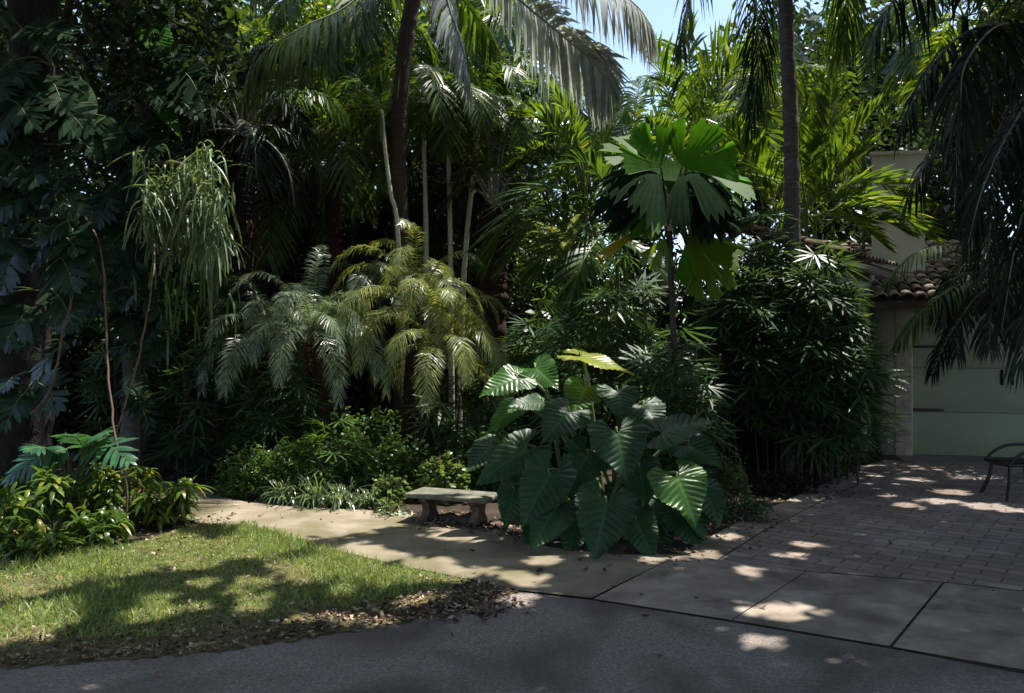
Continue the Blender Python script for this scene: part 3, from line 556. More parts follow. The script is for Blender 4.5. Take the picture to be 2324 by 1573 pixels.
# arecas: fronds springing from stems low down
def areca(label, base, stems, fr, Y, mats=('rachis_green', 'areca_green'), **k):
    R = thing('areca_palm', label, 'palm', base*V(1, 1, 0), 'yellow-green areca palms')
    for a in stems:
        mb = MB(); q = P(*a, Y); ring_trunk(mb, [V(base[0]+(q[0]-base[0])*.5, Y, 0), q], [.035, .028], 16, .08, 8, 0, .01, 50); mb.build('stem', 'stem_green', R, smooth=True)
    for f in fr:
        mb = MB(); pts = smooth_path([P(a, b, c) for a, b, c in f], 18); Lf = np.linalg.norm(np.diff(pts, axis=0), axis=1).sum()
        kw = dict(ll=Lf*.36, lw=.044, nl=34, ldroop=.28, vee=.45, a0=1.0, a1=.45, rr=.014, start=.2); kw.update(k)
        frond(mb, pts, **kw); mb.build('frond', list(mats), R)
areca('bright backlit areca palm with tall upright fronds against the sky, behind the fan palm', P(1575, 1000, 13), [(1565, 420), (1590, 430)], [
    [(1565, 420, 13), (1580, 300, 13), (1610, 180, 12.9), (1668, 62, 12.7)], [(1565, 420, 13), (1600, 290, 12.9), (1650, 180, 12.7), (1700, 120, 12.5)],
    [(1565, 420, 13), (1545, 290, 13), (1510, 190, 12.9), (1470, 95, 12.8)], [(1565, 420, 13), (1560, 270, 13.1), (1565, 150, 13.2), (1550, 60, 13.2)],
    [(1580, 420, 13), (1640, 330, 12.7), (1690, 290, 12.4), (1740, 320, 12.2)], [(1565, 420, 13), (1520, 330, 12.8), (1470, 290, 12.5), (1420, 310, 12.3)],
    [(1565, 430, 13), (1500, 390, 12.7), (1430, 370, 12.4), (1370, 400, 12.2)], [(1590, 430, 13), (1650, 400, 12.6), (1720, 400, 12.3), (1770, 440, 12.1)]], 13, lw=.055)
areca('yellow green areca palm with arching fronds below the sunlit coconut frond', P(1330, 1000, 12.5), [(1330, 420), (1350, 430)], [
    [(1330, 420, 12.5), (1300, 340, 12.4), (1240, 275, 12.2), (1160, 262, 12)], [(1330, 420, 12.5), (1310, 320, 12.4), (1290, 260, 12.4), (1250, 200, 12.3)],
    [(1330, 420, 12.5), (1370, 340, 12.5), (1390, 280, 12.5), (1400, 210, 12.5)], [(1340, 430, 12.5), (1390, 370, 12.3), (1450, 330, 12.1), (1500, 330, 12)],
    [(1330, 420, 12.5), (1270, 370, 12.3), (1210, 350, 12), (1150, 380, 11.8)], [(1330, 430, 12.5), (1280, 400, 12.2), (1220, 410, 11.9), (1170, 450, 11.8)], [(1330, 420, 12.5), (1340, 330, 12.6), (1345, 270, 12.7), (1320, 190, 12.7)]], 12.5)
areca('areca palm with low drooping fronds lit yellow, left of the fan palm trunk', P(1410, 1000, 10.8), [(1400, 520), (1420, 530)], [
    [(1400, 520, 10.8), (1330, 450, 10.6), (1240, 430, 10.4), (1150, 510, 10.2), (1120, 575, 10.2)], [(1400, 520, 10.8), (1310, 480, 10.5), (1220, 500, 10.2), (1150, 600, 10.1)],
    [(1400, 520, 10.8), (1330, 520, 10.4), (1260, 560, 10.1), (1220, 640, 10)], [(1410, 520, 10.8), (1380, 430, 10.7), (1330, 370, 10.6), (1260, 380, 10.5)],
    [(1420, 520, 10.8), (1440, 420, 10.8), (1470, 380, 10.8), (1460, 320, 10.8)], [(1400, 520, 10.8), (1360, 540, 10.3), (1320, 600, 9.9), (1300, 670, 9.8)], [(1410, 530, 10.8), (1440, 560, 10.5), (1480, 600, 10.3), (1490, 640, 10.2)]], 10.8, mats=('rachis_green', 'palm_green'), lw=.045)
areca('vivid green areca palm right of the grey trunk with tall backlit fronds', P(1830, 1000, 11.8), [(1830, 470), (1850, 480)], [
    [(1830, 470, 11.8), (1818, 380, 11.7), (1815, 290, 11.6), (1835, 170, 11.5)], [(1835, 470, 11.8), (1870, 400, 11.6), (1930, 320, 11.4), (1990, 240, 11.2)],
    [(1830, 470, 11.8), (1850, 370, 11.7), (1880, 290, 11.5), (1890, 200, 11.4)], [(1835, 470, 11.8), (1860, 440, 11.5), (1920, 380, 11.3), (1985, 320, 11.1)],
    [(1830, 470, 11.8), (1770, 420, 11.6), (1710, 370, 11.4), (1660, 290, 11.2)], [(1830, 470, 11.8), (1760, 440, 11.6), (1700, 420, 11.5), (1640, 400, 11.4)],
    [(1840, 480, 11.8), (1900, 450, 11.4), (1990, 455, 11.1), (2075, 500, 10.9)], [(1840, 490, 11.8), (1890, 490, 11.4), (1950, 510, 11.1), (2010, 560, 11)], [(1845, 490, 11.8), (1930, 470, 11.6), (2030, 480, 11.5), (2110, 540, 11.5)], [(1845, 500, 11.8), (1920, 500, 11.5), (2000, 500, 11.3), (2060, 530, 11.2)], [(1845, 480, 11.8), (1930, 420, 11.8), (2010, 420, 11.8), (2060, 470, 11.9)], [(1830, 480, 11.8), (1770, 480, 11.5), (1720, 500, 11.3), (1670, 540, 11.2)]], 11.8, lw=.055, ldroop=.2)
areca('pale green areca palm high behind the coconut trunk at the top of the garden', P(1040, 900, 14), [(1040, 330)], [
    [(1040, 330, 14), (1020, 200, 14), (1000, 90, 13.9), (960, 0, 13.8)], [(1040, 330, 14), (1060, 200, 14), (1090, 100, 13.9), (1150, 30, 13.8)], [(1040, 330, 14), (1080, 250, 13.8), (1130, 190, 13.6), (1190, 190, 13.5)], [(1040, 330, 14), (990, 240, 13.8), (930, 190, 13.6), (860, 210, 13.4)], [(1040, 330, 14), (1000, 180, 14.1), (930, 80, 14.2), (860, 30, 14.3)], [(1040, 330, 14), (1040, 200, 14.2), (1050, 80, 14.4), (1060, -30, 14.5)]], 14)
areca('areca palm at the back behind the grey trunk, yellow tassels between fronds', P(1960, 900, 14), [(1960, 300)], [
    [(1960, 330, 14), (1950, 200, 14), (1930, 100, 13.9), (1890, 20, 13.8)], [(1960, 330, 14), (1985, 200, 14), (2010, 100, 13.9), (2050, 30, 13.8)], [(1960, 330, 14), (2020, 240, 13.7), (2090, 200, 13.5), (2150, 240, 13.4)], [(1960, 330, 14), (1900, 230, 13.7), (1850, 190, 13.5), (1790, 220, 13.4)], [(1960, 330, 14), (2010, 280, 13.6), (2070, 270, 13.4), (2130, 310, 13.2)]], 14)
def feather(label, px, py, Y, n, L, mt, el=(1.4, -.3)):
    t = P(px, py, Y); palm('feather_palm', label, [t*V(1, 1, 0), t*V(1, 1, .5), t], [.09, .075, .06], auto(t, n, L, L*.33, .045, el, 1.7, px, 40, ldroop=.5, mats=('rachis_green', mt), rr=.015), rings=30, amp=.1, group='feather palms at the back')
feather('feather palm with bright fronds behind the left coconut frond', 700, 170, 14.5, 16, 2.4, 'areca_green')
feather('feather palm filling the gap left of the coconut trunk top', 830, 60, 14, 16, 2.3, 'areca_green')
feather('feather palm right of the coconut trunk high at the back', 1110, 150, 15, 16, 2.3, 'palm_green')
feather('feather palm behind the grey trunk at the back', 1720, 260, 15, 16, 2.4, 'areca_green')
feather('feather palm behind the sunlit frond tip', 1440, 330, 14.5, 16, 2.0, 'palm_green')
feather('feather palm at the top right in front of the sky', 2190, 40, 15, 16, 1.9, 'areca_green')
feather('dark feather palm behind the arching palm', 610, 380, 13, 16, 2.0, 'palm_green')
feather('dark feather palm behind the slender stems', 1010, 430, 14, 16, 1.9, 'dark_palm')
# pygmy date palms
for q, (px, py, Y, n, L, tx, mt, lb) in enumerate([
        (612, 748, 10.1, 17, 1.3, 606, 'pygmy_silver', 'pygmy date palm with dark red trunk at the left end of the pygmy palms'),
        (705, 738, 9.7, 21, 1.35, 728, 'pygmy_silver', 'pygmy date palm with silvery arching fronds and short brown trunk'),
        (945, 680, 9.9, 25, 1.5, 925, 'pygmy_green', 'largest pygmy date palm, dense golden green crown behind the bench'),
        (1000, 775, 9.4, 18, 1.25, 965, 'pygmy_green', 'pygmy date palm with drooping golden fronds nearest to the bench'),
        (840, 650, 11.2, 13, 1.0, 845, 'pygmy_silver', 'pygmy date palm standing back between the silvery and the golden one')]):
    Y += .3; t = P(px, py+18, Y); fr = auto(t, n, L, .23, .0105, (1.4, .0), 1.45, q*1.3, 72, ldroop=.45, vee=.12, jit=.12, start=.12, a1=.6, mats=('rachis_green', mt), rr=.009, prof=(.6, 1, .1))
    palm('pygmy_date_palm', lb, [P(tx, 1000, Y)*V(1, 1, 0), P(tx+4, 900, Y), t], [.10, .085, .075], fr, bark='bark_red', rings=34, amp=.14, group='pygmy date palms behind the path', fibre=(240, t-UP*.5, t-UP*.05, .07, .12), rough=.06)
# yellow dead frond hanging in front of the pygmy palms is part of the golden one above
# dark palm overhanging from the right
dt = P(2440, 130, 7.2); hang = dict(ll=.55, lw=.03, nl=52, ldroop=1.2, vee=.0, rr=.018, jit=.2, mats=('rachis_grey', 'dark_palm'), start=.15)
fr = [dict(hang, pts=smooth_path([dt, P(2330, 60, 7.1), P(2200, 70, 7.0), P(2100, 170, 6.9), P(2045, 300, 6.9)], 22), ll=.42, lw=.04),
      dict(hang, pts=smooth_path([dt, P(2380, 20, 7.0), P(2280, -60, 6.8), P(2150, -70, 6.6), P(2030, 0, 6.4), P(1980, 90, 6.4)], 22)),
      dict(hang, pts=smooth_path([dt, P(2330, 150, 7.3), P(2210, 230, 7.5), P(2110, 350, 7.6), P(2060, 450, 7.6)], 22), ll=.5),
      dict(hang, pts=smooth_path([dt, P(2360, 200, 7.0), P(2290, 300, 6.9), P(2230, 430, 6.8), P(2195, 560, 6.8)], 22), ll=.45),
      dict(hang, pts=smooth_path([dt, P(2390, 230, 7.0), P(2340, 400, 6.8), P(2300, 580, 6.7), P(2275, 740, 6.7)], 22), ll=.5),
      dict(hang, pts=smooth_path([dt, P(2420, 260, 6.8), P(2380, 450, 6.6), P(2340, 650, 6.5), P(2320, 820, 6.5)], 22)),
      dict(hang, pts=smooth_path([dt, P(2370, 100, 7.6), P(2270, 130, 8.1), P(2180, 260, 8.4), P(2170, 420, 8.5)], 22)),
      dict(hang, pts=smooth_path([dt, P(2400, -60, 7.2), P(2330, -150, 7.2), P(2200, -190, 7.2), P(2060, -120, 7.2)], 22)),
      dict(hang, pts=smooth_path([dt, P(2350, 60, 6.6), P(2260, 60, 6.2), P(2190, 150, 5.9), P(2180, 250, 5.9)], 22)),
      dict(hang, pts=smooth_path([dt, P(2500, 30, 7), P(2600, 50, 6.9), P(2680, 250, 6.8)], 22)),
      dict(hang, pts=smooth_path([dt, P(2350, 180, 7.6), P(2270, 330, 8), P(2250, 480, 8.2), P(2240, 620, 8.3)], 22))]
palm('overhanging_palm', 'dark palm overhanging the driveway from the right with long drooping fronds', [P(2470, 1200, 7.2)*V(1, 1, 0), P(2465, 700, 7.2), dt], [.16, .13, .11], fr, rings=30, amp=.12)
# low drooping palm by the garage, its brownish fronds cross the door
gt = P(2260, 640, 10.6)
fr = [dict(pts=smooth_path([gt, P(2190, 640, 10.4), P(2100, 700, 10.2), P(2030, 790, 10.1)], 18), ll=.4, lw=.03, nl=40, ldroop=1.1, mats=('rachis_green', 'palm_green')),
      dict(pts=smooth_path([gt, P(2210, 680, 10.2), P(2150, 770, 10), P(2115, 850, 9.9)], 18), ll=.35, lw=.03, nl=40, ldroop=1.1, mats=('rachis_green', 'dark_palm')),
      dict(pts=smooth_path([gt, P(2240, 600, 10.3), P(2180, 560, 10), P(2090, 570, 9.8), P(2010, 640, 9.7)], 18), ll=.4, lw=.03, nl=40, ldroop=1, mats=('rachis_green', 'palm_green'))]
fr += auto(gt, 10, 1.2, .4, .03, (1.2, -.4), 2, 0, 34, ldroop=1, mats=('rachis_green', 'dark_palm'))
palm('driveway_palm', 'small shaded palm whose drooping brownish fronds hang across the garage door', [P(2370, 1040, 10.6)*V(1, 1, 0), P(2340, 800, 10.6), gt], [.09, .07, .06], fr, rings=20, amp=.12)
# fan palm
ft = P(1517, 500, 8.6); FP = thing('fan_palm', 'fan palm with thin dark trunk and large round pleated leaves above the elephant ear', 'palm', P(1536, 1100, 8.6)*V(1, 1, 0))
mb = MB(); ring_trunk(mb, [P(1536, 1100, 8.6)*V(1, 1, 0), P(1533, 880, 8.6), P(1526, 700, 8.6), P(1520, 560, 8.6), P(1518, 520, 8.6)], [.045, .036, .034, .034, .036], 34, .1, 10, 0, .02); mb.build('trunk', 'stem_dark', FP, smooth=True)
mb = MB(); tube(mb, smooth_path([P(1518, 525, 8.6), P(1515, 480, 8.6), P(1517, 440, 8.6)], 8), [.04, .045, .045, .04, .035, .03, .026, .02], 8)
n = 40; az = rng.uniform(0, 6.28, n); o_ = np.stack([np.cos(az), np.sin(az), np.zeros(n)], 1); strips(mb, P(1517, 515, 8.6)+o_*.03+UP*rng.uniform(0, .3, n)[:, None], unit(o_*.25+UP), np.cross(o_, UP), .18, .02, .2, (1, .7, .2))
mb.build('leaf_bases', 'stem_pale', FP)
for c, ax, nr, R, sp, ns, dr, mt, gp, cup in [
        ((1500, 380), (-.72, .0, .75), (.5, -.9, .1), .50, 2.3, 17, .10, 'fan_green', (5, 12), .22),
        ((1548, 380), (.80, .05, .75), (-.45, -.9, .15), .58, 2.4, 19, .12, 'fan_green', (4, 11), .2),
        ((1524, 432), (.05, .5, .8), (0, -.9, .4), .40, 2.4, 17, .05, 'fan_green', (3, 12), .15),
        ((1496, 396), (-1, -.55, .12), (.1, -.6, .8), .66, 2.3, 19, .55, 'fan_shaded', (6, 13), 0),
        ((1545, 396), (.7, -.7, .1), (-.1, -.5, .9), .58, 2.8, 19, .85, 'fan_shaded', (4, 9, 14), 0),
        ((1488, 430), (-1, .1, -.05), (.1, -.45, .9), .62, 1.9, 15, .30, 'fan_shaded', (4, 8), 0),
        ((1556, 425), (1, .1, .0), (-.1, -.4, .9), .64, 2.0, 15, .35, 'fan_shaded', (5, 9), 0),
        ((1560, 450), (.9, -.3, -.45), (.3, -.8, .5), .48, 2.2, 15, .3, 'fan_shaded', (6,), 0),
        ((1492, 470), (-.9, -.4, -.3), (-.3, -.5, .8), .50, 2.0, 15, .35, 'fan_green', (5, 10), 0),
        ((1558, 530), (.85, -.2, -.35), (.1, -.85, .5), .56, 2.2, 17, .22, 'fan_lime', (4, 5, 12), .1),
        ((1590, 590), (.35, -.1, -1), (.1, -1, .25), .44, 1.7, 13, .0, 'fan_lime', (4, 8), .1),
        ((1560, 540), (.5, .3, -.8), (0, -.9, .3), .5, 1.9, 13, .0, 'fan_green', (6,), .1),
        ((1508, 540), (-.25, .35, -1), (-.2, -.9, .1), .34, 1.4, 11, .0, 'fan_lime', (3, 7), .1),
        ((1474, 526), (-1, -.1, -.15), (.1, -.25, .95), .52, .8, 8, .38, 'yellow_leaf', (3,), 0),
        ((1500, 455), (-1, .5, -.1), (0, -.3, .95), .6, 2.2, 15, .4, 'fan_shaded', (3, 10), 0),
        ((1452, 425), (-.9, -.3, -.25), (.1, -.5, .85), .46, 2.3, 15, .3, 'fan_shaded', (4, 10), 0),
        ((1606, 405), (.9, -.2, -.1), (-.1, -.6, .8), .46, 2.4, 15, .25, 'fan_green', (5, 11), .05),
        ((1590, 468), (.75, -.4, -.5), (.2, -.6, .8), .42, 2.2, 15, .2, 'fan_shaded', (7,), 0),
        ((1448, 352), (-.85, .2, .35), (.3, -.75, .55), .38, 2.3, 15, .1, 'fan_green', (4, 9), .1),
        ((1530, 412), (.1, .9, .4), (0, -.6, .7), .45, 2.2, 15, .3, 'fan_shaded', (7,), 0)]:
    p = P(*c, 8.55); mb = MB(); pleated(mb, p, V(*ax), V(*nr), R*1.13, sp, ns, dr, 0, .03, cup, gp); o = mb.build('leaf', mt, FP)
    if mt == 'fan_lime': o['label'] = 'yellow green pleated leaf'
    if mt == 'yellow_leaf': o['label'] = 'yellowed dying leaf'
    mb = MB(); tube(mb, smooth_path([ft+rng.normal(size=3)*.02, (ft+p)/2+UP*.03, p], 8), .010, 6); mb.build('stalk', 'stem_dark', FP)

# ------------------------------------------------------------------ elephant ear
EB = P(1380, 1262, 7.0)*V(1, 1, 0); E = thing('elephant_ear', 'giant elephant ear plant with huge dark quilted arrow leaves beside the bench', 'plant', EB)
leaves = [((1400, 981), (1426, 1084), 6.75, .05, 132, 'elephant'), ((1376, 1142), (1351, 1268), 6.45, .0, 138, 'elephant'), ((1535, 1083), (1588, 1182), 6.6, .0, 138, 'elephant_sunlit'),
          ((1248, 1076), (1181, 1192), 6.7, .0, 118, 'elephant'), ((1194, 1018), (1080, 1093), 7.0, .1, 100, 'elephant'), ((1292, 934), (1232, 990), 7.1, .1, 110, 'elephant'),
          ((1500, 981), (1632, 938), 6.9, -.3, 105, 'elephant'), ((1402, 888), (1415, 940), 7.1, .1, 95, 'elephant'), ((1318, 809), (1442, 838), 7.5, .1, 78, 'elephant_sunlit_yellow'),
          ((1175, 857), (1089, 888), 7.5, .0, 90, 'elephant_sunlit'), ((1215, 835), (1262, 872), 7.7, .2, 90, 'elephant_sunlit'), ((1168, 923), (1106, 976), 7.5, .1, 66, 'elephant_sunlit'),
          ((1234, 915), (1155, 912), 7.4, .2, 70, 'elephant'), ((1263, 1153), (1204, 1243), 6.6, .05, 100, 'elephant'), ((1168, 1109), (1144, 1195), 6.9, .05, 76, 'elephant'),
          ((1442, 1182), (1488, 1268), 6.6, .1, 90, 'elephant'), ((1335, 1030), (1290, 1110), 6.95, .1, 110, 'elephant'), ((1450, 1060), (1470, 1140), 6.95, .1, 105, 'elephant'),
          ((1330, 880), (1300, 930), 7.4, .2, 100, 'elephant_sunlit'), ((1560, 1010), (1640, 1050), 7.1, .1, 90, 'elephant'), ((1310, 1180), (1290, 1255), 6.75, .1, 90, 'elephant'), ((1600, 1110), (1640, 1190), 7.0, .1, 85, 'elephant'), ((1460, 920), (1500, 960), 7.3, .2, 95, 'elephant'), ((1120, 1010), (1060, 1060), 7.4, .2, 80, 'elephant')]
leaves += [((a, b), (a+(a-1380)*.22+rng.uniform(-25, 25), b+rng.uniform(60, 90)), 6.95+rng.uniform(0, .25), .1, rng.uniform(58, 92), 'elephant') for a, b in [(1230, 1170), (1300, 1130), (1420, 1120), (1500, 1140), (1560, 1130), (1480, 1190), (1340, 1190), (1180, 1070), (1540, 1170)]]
for (a, t, Y, back, w, mt) in leaves:
    A = P(*a, Y); T = P(*t, Y-.22-back*.3 if back >= 0 else Y+.1); T[1] = max(T[1], 6.1)
    nr = V((a[0]-1380)/900, -.75, .62) if back != -.3 else V(-.2, -.55, .8)
    hgt = A[2]
    if mt == 'elephant_sunlit_yellow': nr = V(.1, -.35, .9)
    if a[1] > 1000: nr = V((a[0]-1380)/700, -.9, .36)
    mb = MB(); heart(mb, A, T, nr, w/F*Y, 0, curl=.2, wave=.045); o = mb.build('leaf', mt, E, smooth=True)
    if mt == 'elephant_sunlit_yellow': o['label'] = 'topmost leaf with sunlight painted yellow'
    b = EB+V(rng.normal()*.12, rng.normal()*.1+.12, 0); m_ = b*.35+A*.65; m_[2] = A[2]*.8+.05; m_[1] += .12
    mb = MB(); tube(mb, smooth_path([b, m_, A+V(0, .05, .03), A], 14), np.linspace(.02, .009, 14), 7); mb.build('stalk', 'stem_green', E, smooth=True)

# ------------------------------------------------------------------ lady palms
def rhapis(label, px, py_top, Y, wpx, hm, nleaf, depth=.7, size=.3, ncane=9, mat='lady_palm', zmin=.15, nf=9, group='lady palm clumps', dens_top=1.5):
    c = P(px, 900, Y)*V(1, 1, 0); wm = wpx/F*Y
    nleaf = int(nleaf*.62); size *= 1.22; R = thing('lady_palm', label, 'palm', c, group)
    cx = c[0]+rng.uniform(-.42, .42, ncane)*wm; cy = c[1]+rng.uniform(-.4, .4, ncane)*depth
    for a, b in zip(cx, cy):
        mb = MB(); h = hm*rng.uniform(.55, .9); tube(mb, smooth_path([V(a, b, 0), V(a+rng.normal()*.03, b, h*.5), V(a+rng.normal()*.1, b+rng.normal()*.08, h)], 10), .013, 6); mb.build('cane', 'stem_dark', R)
    u = rng.random((nleaf, 3)); ang = rng.uniform(0, 2*np.pi, nleaf); rad = np.sqrt(rng.random(nleaf)); ph = rng.uniform(0, 6.3, 3)
    zt = hm*(1.02-.36*rad**2)*(1+.10*np.sin(2*ang+ph[0])+.08*np.sin(5*ang+ph[1])); z = zt*(zmin*(1-.55*rad**3*(np.cos(ang) > -.2))+(1-zmin)*u[:, 2]**(1/dens_top)); rad = rad*(1+.16*np.sin(3*ang+4*z/hm+ph[2]))*(.8+.35*np.sin(np.pi*np.clip(z/hm, 0, 1)))
    pos = np.stack([c[0]+np.cos(ang)*rad*wm*.5, c[1]+np.sin(ang)*rad*depth*.6, z], 1)
    out = np.stack([np.cos(ang), np.sin(ang)-.5, rng.normal(size=nleaf)*.1], 1)
    ax = unit(out+V(0, 0, -.35)+rng.normal(size=(nleaf, 3))*.3); nr = unit(out*.75+UP*.85+rng.normal(size=(nleaf, 3))*.3)
    mb = MB(); fans(mb, pos, ax, nr, size*rng.uniform(.75, 1.15, nleaf), nf, 4.3, .085, .13, 0); mb.build('foliage', mat, R)
    return R
rhapis('lady palm clump with glossy fingered leaves behind the fan palm trunk', 1400, 590, 9.6, 260, 2.75, 330)
rhapis('bright fingered lady palm directly behind the elephant ear', 1540, 740, 8.7, 170, 1.95, 190, .5, .3)
rhapis('tall lady palm hedge clump with dark canes showing beneath, left of the garage', 1735, 545, 10.3, 260, 3.15, 760, .9, .32, 14, zmin=.3, dens_top=1.5)
rhapis('lady palm hedge clump touching the house corner and roof eave', 1868, 560, 9.9, 200, 2.85, 720, .8, .32, 12, zmin=.3, dens_top=1.2)
rhapis('shaded lady palm clump at the far left behind the path', 500, 800, 10.4, 220, 1.9, 300, .8, .3)
rhapis('shaded lady palm below the silvery pygmy date palm', 640, 830, 10.0, 160, 1.5, 200, .6, .28)
rhapis('small sunlit lady palm below the pygmy date palms, pale green', 740, 930, 9.0, 110, .95, 60, .4, .22, 5, 'shrub_leaf')
rhapis('lady palm in shade behind the bench', 1060, 850, 9.6, 200, 1.4, 180, .6, .28)
rhapis('lady palm in deep shade between the stout brown trunk and the areca', 1225, 650, 11, 200, 2.4, 240, .7, .3)
rhapis('dark lady palm at the left edge under the big tree', 330, 760, 11, 200, 2.6, 260, .8, .3)

# ------------------------------------------------------------------ low shrubs and bed plants
def bush(name, label, px, py, wm, hm, n, size, mat, cat='shrub', wr=.4, droop=.4, depth=.5, up=.35, group=None, prof=(.15, .8, 1, .06)):
    c = G(px, py); R = thing(name, label, cat, c, group)
    mb = MB()
    for q in range(5): tube(mb, smooth_path([c+V(rng.normal()*.004, rng.normal()*.004, -.02), c+V(rng.normal()*wm*.15, rng.normal()*.08, hm*.4), c+V(rng.uniform(-.35, .35)*wm, rng.normal()*depth*.2, hm*.8)], 8), .008, 5)
    mb.build('stem', 'stem_dark', R)
    th = rng.uniform(0, 2*np.pi, n); ph = np.arccos(rng.random(n)); k = rng.uniform(.55, 1, n)*(1+.18*np.sin(3*th+px)*np.sin(ph))
    o = np.stack([np.cos(th)*np.sin(ph), np.sin(th)*np.sin(ph), np.cos(ph)], 1)
    pos = c+o*k[:, None]*V(wm/2, depth/2, hm)+V(0, 0, .03)
    d = unit(o*V(1, 1, .5)+V(0, 0, up)+rng.normal(size=(n, 3))*.45); w = np.cross(d, unit(UP+rng.normal(size=(n, 3))*.4))
    mb = MB(); L = size*rng.uniform(.6, 1.25, n); strips(mb, pos-d*L[:, None]*.6, d, w, L, L*wr, droop, prof, 0, .12); mb.build('foliage', mat, R)
    return R
def rosette(name, label, p, n, L, w, mat, cat='plant', el=(.4, 1.4), droop=.9, group=None):
    R = thing(name, label, cat, p, group); mb = MB(); az = rng.uniform(0, 2*np.pi, n); e = rng.uniform(*el, n)
    d = np.stack([np.cos(az)*np.cos(e), np.sin(az)*np.cos(e), np.sin(e)], 1)
    strips(mb, np.asarray(p)+rng.normal(size=(n, 3))*V(.03, .03, 0), d, np.cross(d, UP), L*rng.uniform(.6, 1.15, n), w, droop*rng.uniform(.5, 1.4, n), (.6, 1, .95, .7, .05), 0, .15)
    mb.build('foliage', mat, R); return R
S = 'shrubs along the back of the path'
bush('shrub', 'fine leaved bright green shrub at the bend of the path, farthest left', 570, 1128, .85, .60, 1200, .09, 'shrub_leaf', group=S, wr=.3)
bush('shrub', 'dark green shrub behind the bright one at the path bend', 470, 1085, .9, .5, 700, .11, 'lady_palm', group=S)
bush('shrub', 'glossy leafy shrub in the middle of the planting behind the path', 790, 1128, 1.0, .78, 1300, .12, 'shrub_leaf', group=S)
bush('shrub', 'taller leafy shrub below the largest pygmy palm', 900, 1130, .95, .72, 1300, .11, 'shrub_leaf', group=S)
bush('shrub', 'lime green heart leaved plant just behind the bench', 1010, 1138, .75, .55, 420, .09, 'shrub_lime', wr=.75, group=S)
bush('shrub', 'leafy shrub between the bench and the elephant ear', 1110, 1130, .85, .85, 900, .13, 'shrub_leaf', group=S)
bush('shrub', 'fern like shrub left of the grassy clump, in half shade', 655, 1130, .8, .68, 1300, .10, 'shrub_leaf', wr=.2, group=S)
bush('shrub', 'leafy shrub at the back below the silvery pygmy palm', 730, 1085, 1.3, 1.05, 1300, .13, 'shrub_leaf', group=S)
bush('shrub', 'leafy shrub at the back between two pygmy palm trunks', 860, 1080, 1.0, .95, 1000, .12, 'shrub_leaf', wr=.3, group=S)
bush('shrub', 'dark leafy shrub at the back left, near the shaded lady palm', 600, 1075, 1.1, .95, 1000, .12, 'lady_palm', group=S)
bush('shrub', 'tall shrub in the shade behind the bench', 1000, 1085, 1.0, 1.0, 900, .13, 'lady_palm', group=S)
bush('shrub', 'low shrub beside the bench with yellowed leaf edges', 880, 1145, .5, .36, 320, .08, 'shrub_lime', wr=.5, group=S)
for px, py, n, L, lb in [(650, 1142, 80, .42, 'leftmost grassy strap leaved clump hanging over the path'), (715, 1148, 90, .45, 'pale grassy strap leaved clump spilling onto the path'), (775, 1150, 80, .40, 'grassy clump at the right of the strap leaved row'), (835, 1152, 60, .33, 'small grassy clump nearest to the bench'), (690, 1132, 70, .5, 'tall grassy clump at the back of the strap leaved row')]:
    rosette('strap_leaf_clump', lb, G(px, py), n+60, L*1.7, .017, 'strap_leaf', el=(.7, 1.5), droop=.9, group='grassy clumps at the path edge')
rosette('variegated_plant', 'small variegated white and green plant at the left leg of the bench', G(905, 1172), 26, .15, .045, 'variegated', el=(.2, 1.2))
bush('groundcover_plant', 'small green plant behind the bench left end', 880, 1165, .3, .15, 120, .05, 'shrub_leaf', 'plant', .5)
# right hand bed along the driveway
D = 'small plants along the driveway edge'
rosette('strap_leaf_clump', 'striped spider plant at the foot of the lady palm canes', G(1898, 1068), 45, .34, .022, 'strap_leaf', droop=1.2, group=D)
rosette('strap_leaf_clump', 'shaded spider plant left of the striped one', G(1840, 1085), 40, .30, .02, 'lady_palm', droop=1.2, group=D)
bush('fern', 'feathery fern at the right foot of the elephant ear', 1665, 1150, .42, .62, 420, .10, 'shrub_leaf', 'fern', .22, group=D)
bush('shrub', 'low dusty shrub on the driveway edge between fern and canes', 1700, 1180, .5, .25, 300, .07, 'lady_palm', group=D)
bush('shrub', 'low dark plant under the lady palm hedge', 1780, 1120, .9, .3, 420, .09, 'dark_palm', group=D)
bush('shrub', 'dark shrub in the corner against the garage wall', 1960, 1050, .7, .45, 400, .09, 'dark_palm', group=D)
# left bed beside the lawn
Bd = 'leafy plants in the bed beside the lawn'
def bedclump(label, px, py, wm, hm, nros, mat='bed_leaf', L=.26, w=.045):
    c = G(px, py); R = thing('bedding_plant', label, 'plant', c, Bd)
    ps = []
    for q in range(nros):
        th = rng.uniform(0, 6.283); k = math.sqrt(rng.random()); ps.append(c+V(math.cos(th)*k*wm*.5, math.sin(th)*k*wm*.4, hm*rng.uniform(.22, 1.1)*(1-.4*k*k)))
    mb = MB()
    for p in ps: tube(mb, smooth_path([c+(p-c)*V(.1, .1, 0), c+(p-c)*V(.7, .7, .5), p], 6), .006, 5)
    mb.build('stem', 'stem_green', R); mb = MB()
    for p in ps:
        n = 17; az = rng.uniform(0, 2*np.pi, n); e = rng.uniform(.1, 1.3, n); d = np.stack([np.cos(az)*np.cos(e), np.sin(az)*np.cos(e), np.sin(e)], 1)
        strips(mb, p+rng.normal(size=(n, 3))*.015, d, np.cross(d, UP), L*rng.uniform(.6, 1.15, n), w*rng.uniform(.7, 1.1, n), rng.uniform(.4, 1.1, n), (.3, .85, 1, .75, .05), 0, .2)
    mb.build('foliage', mat, R); return R
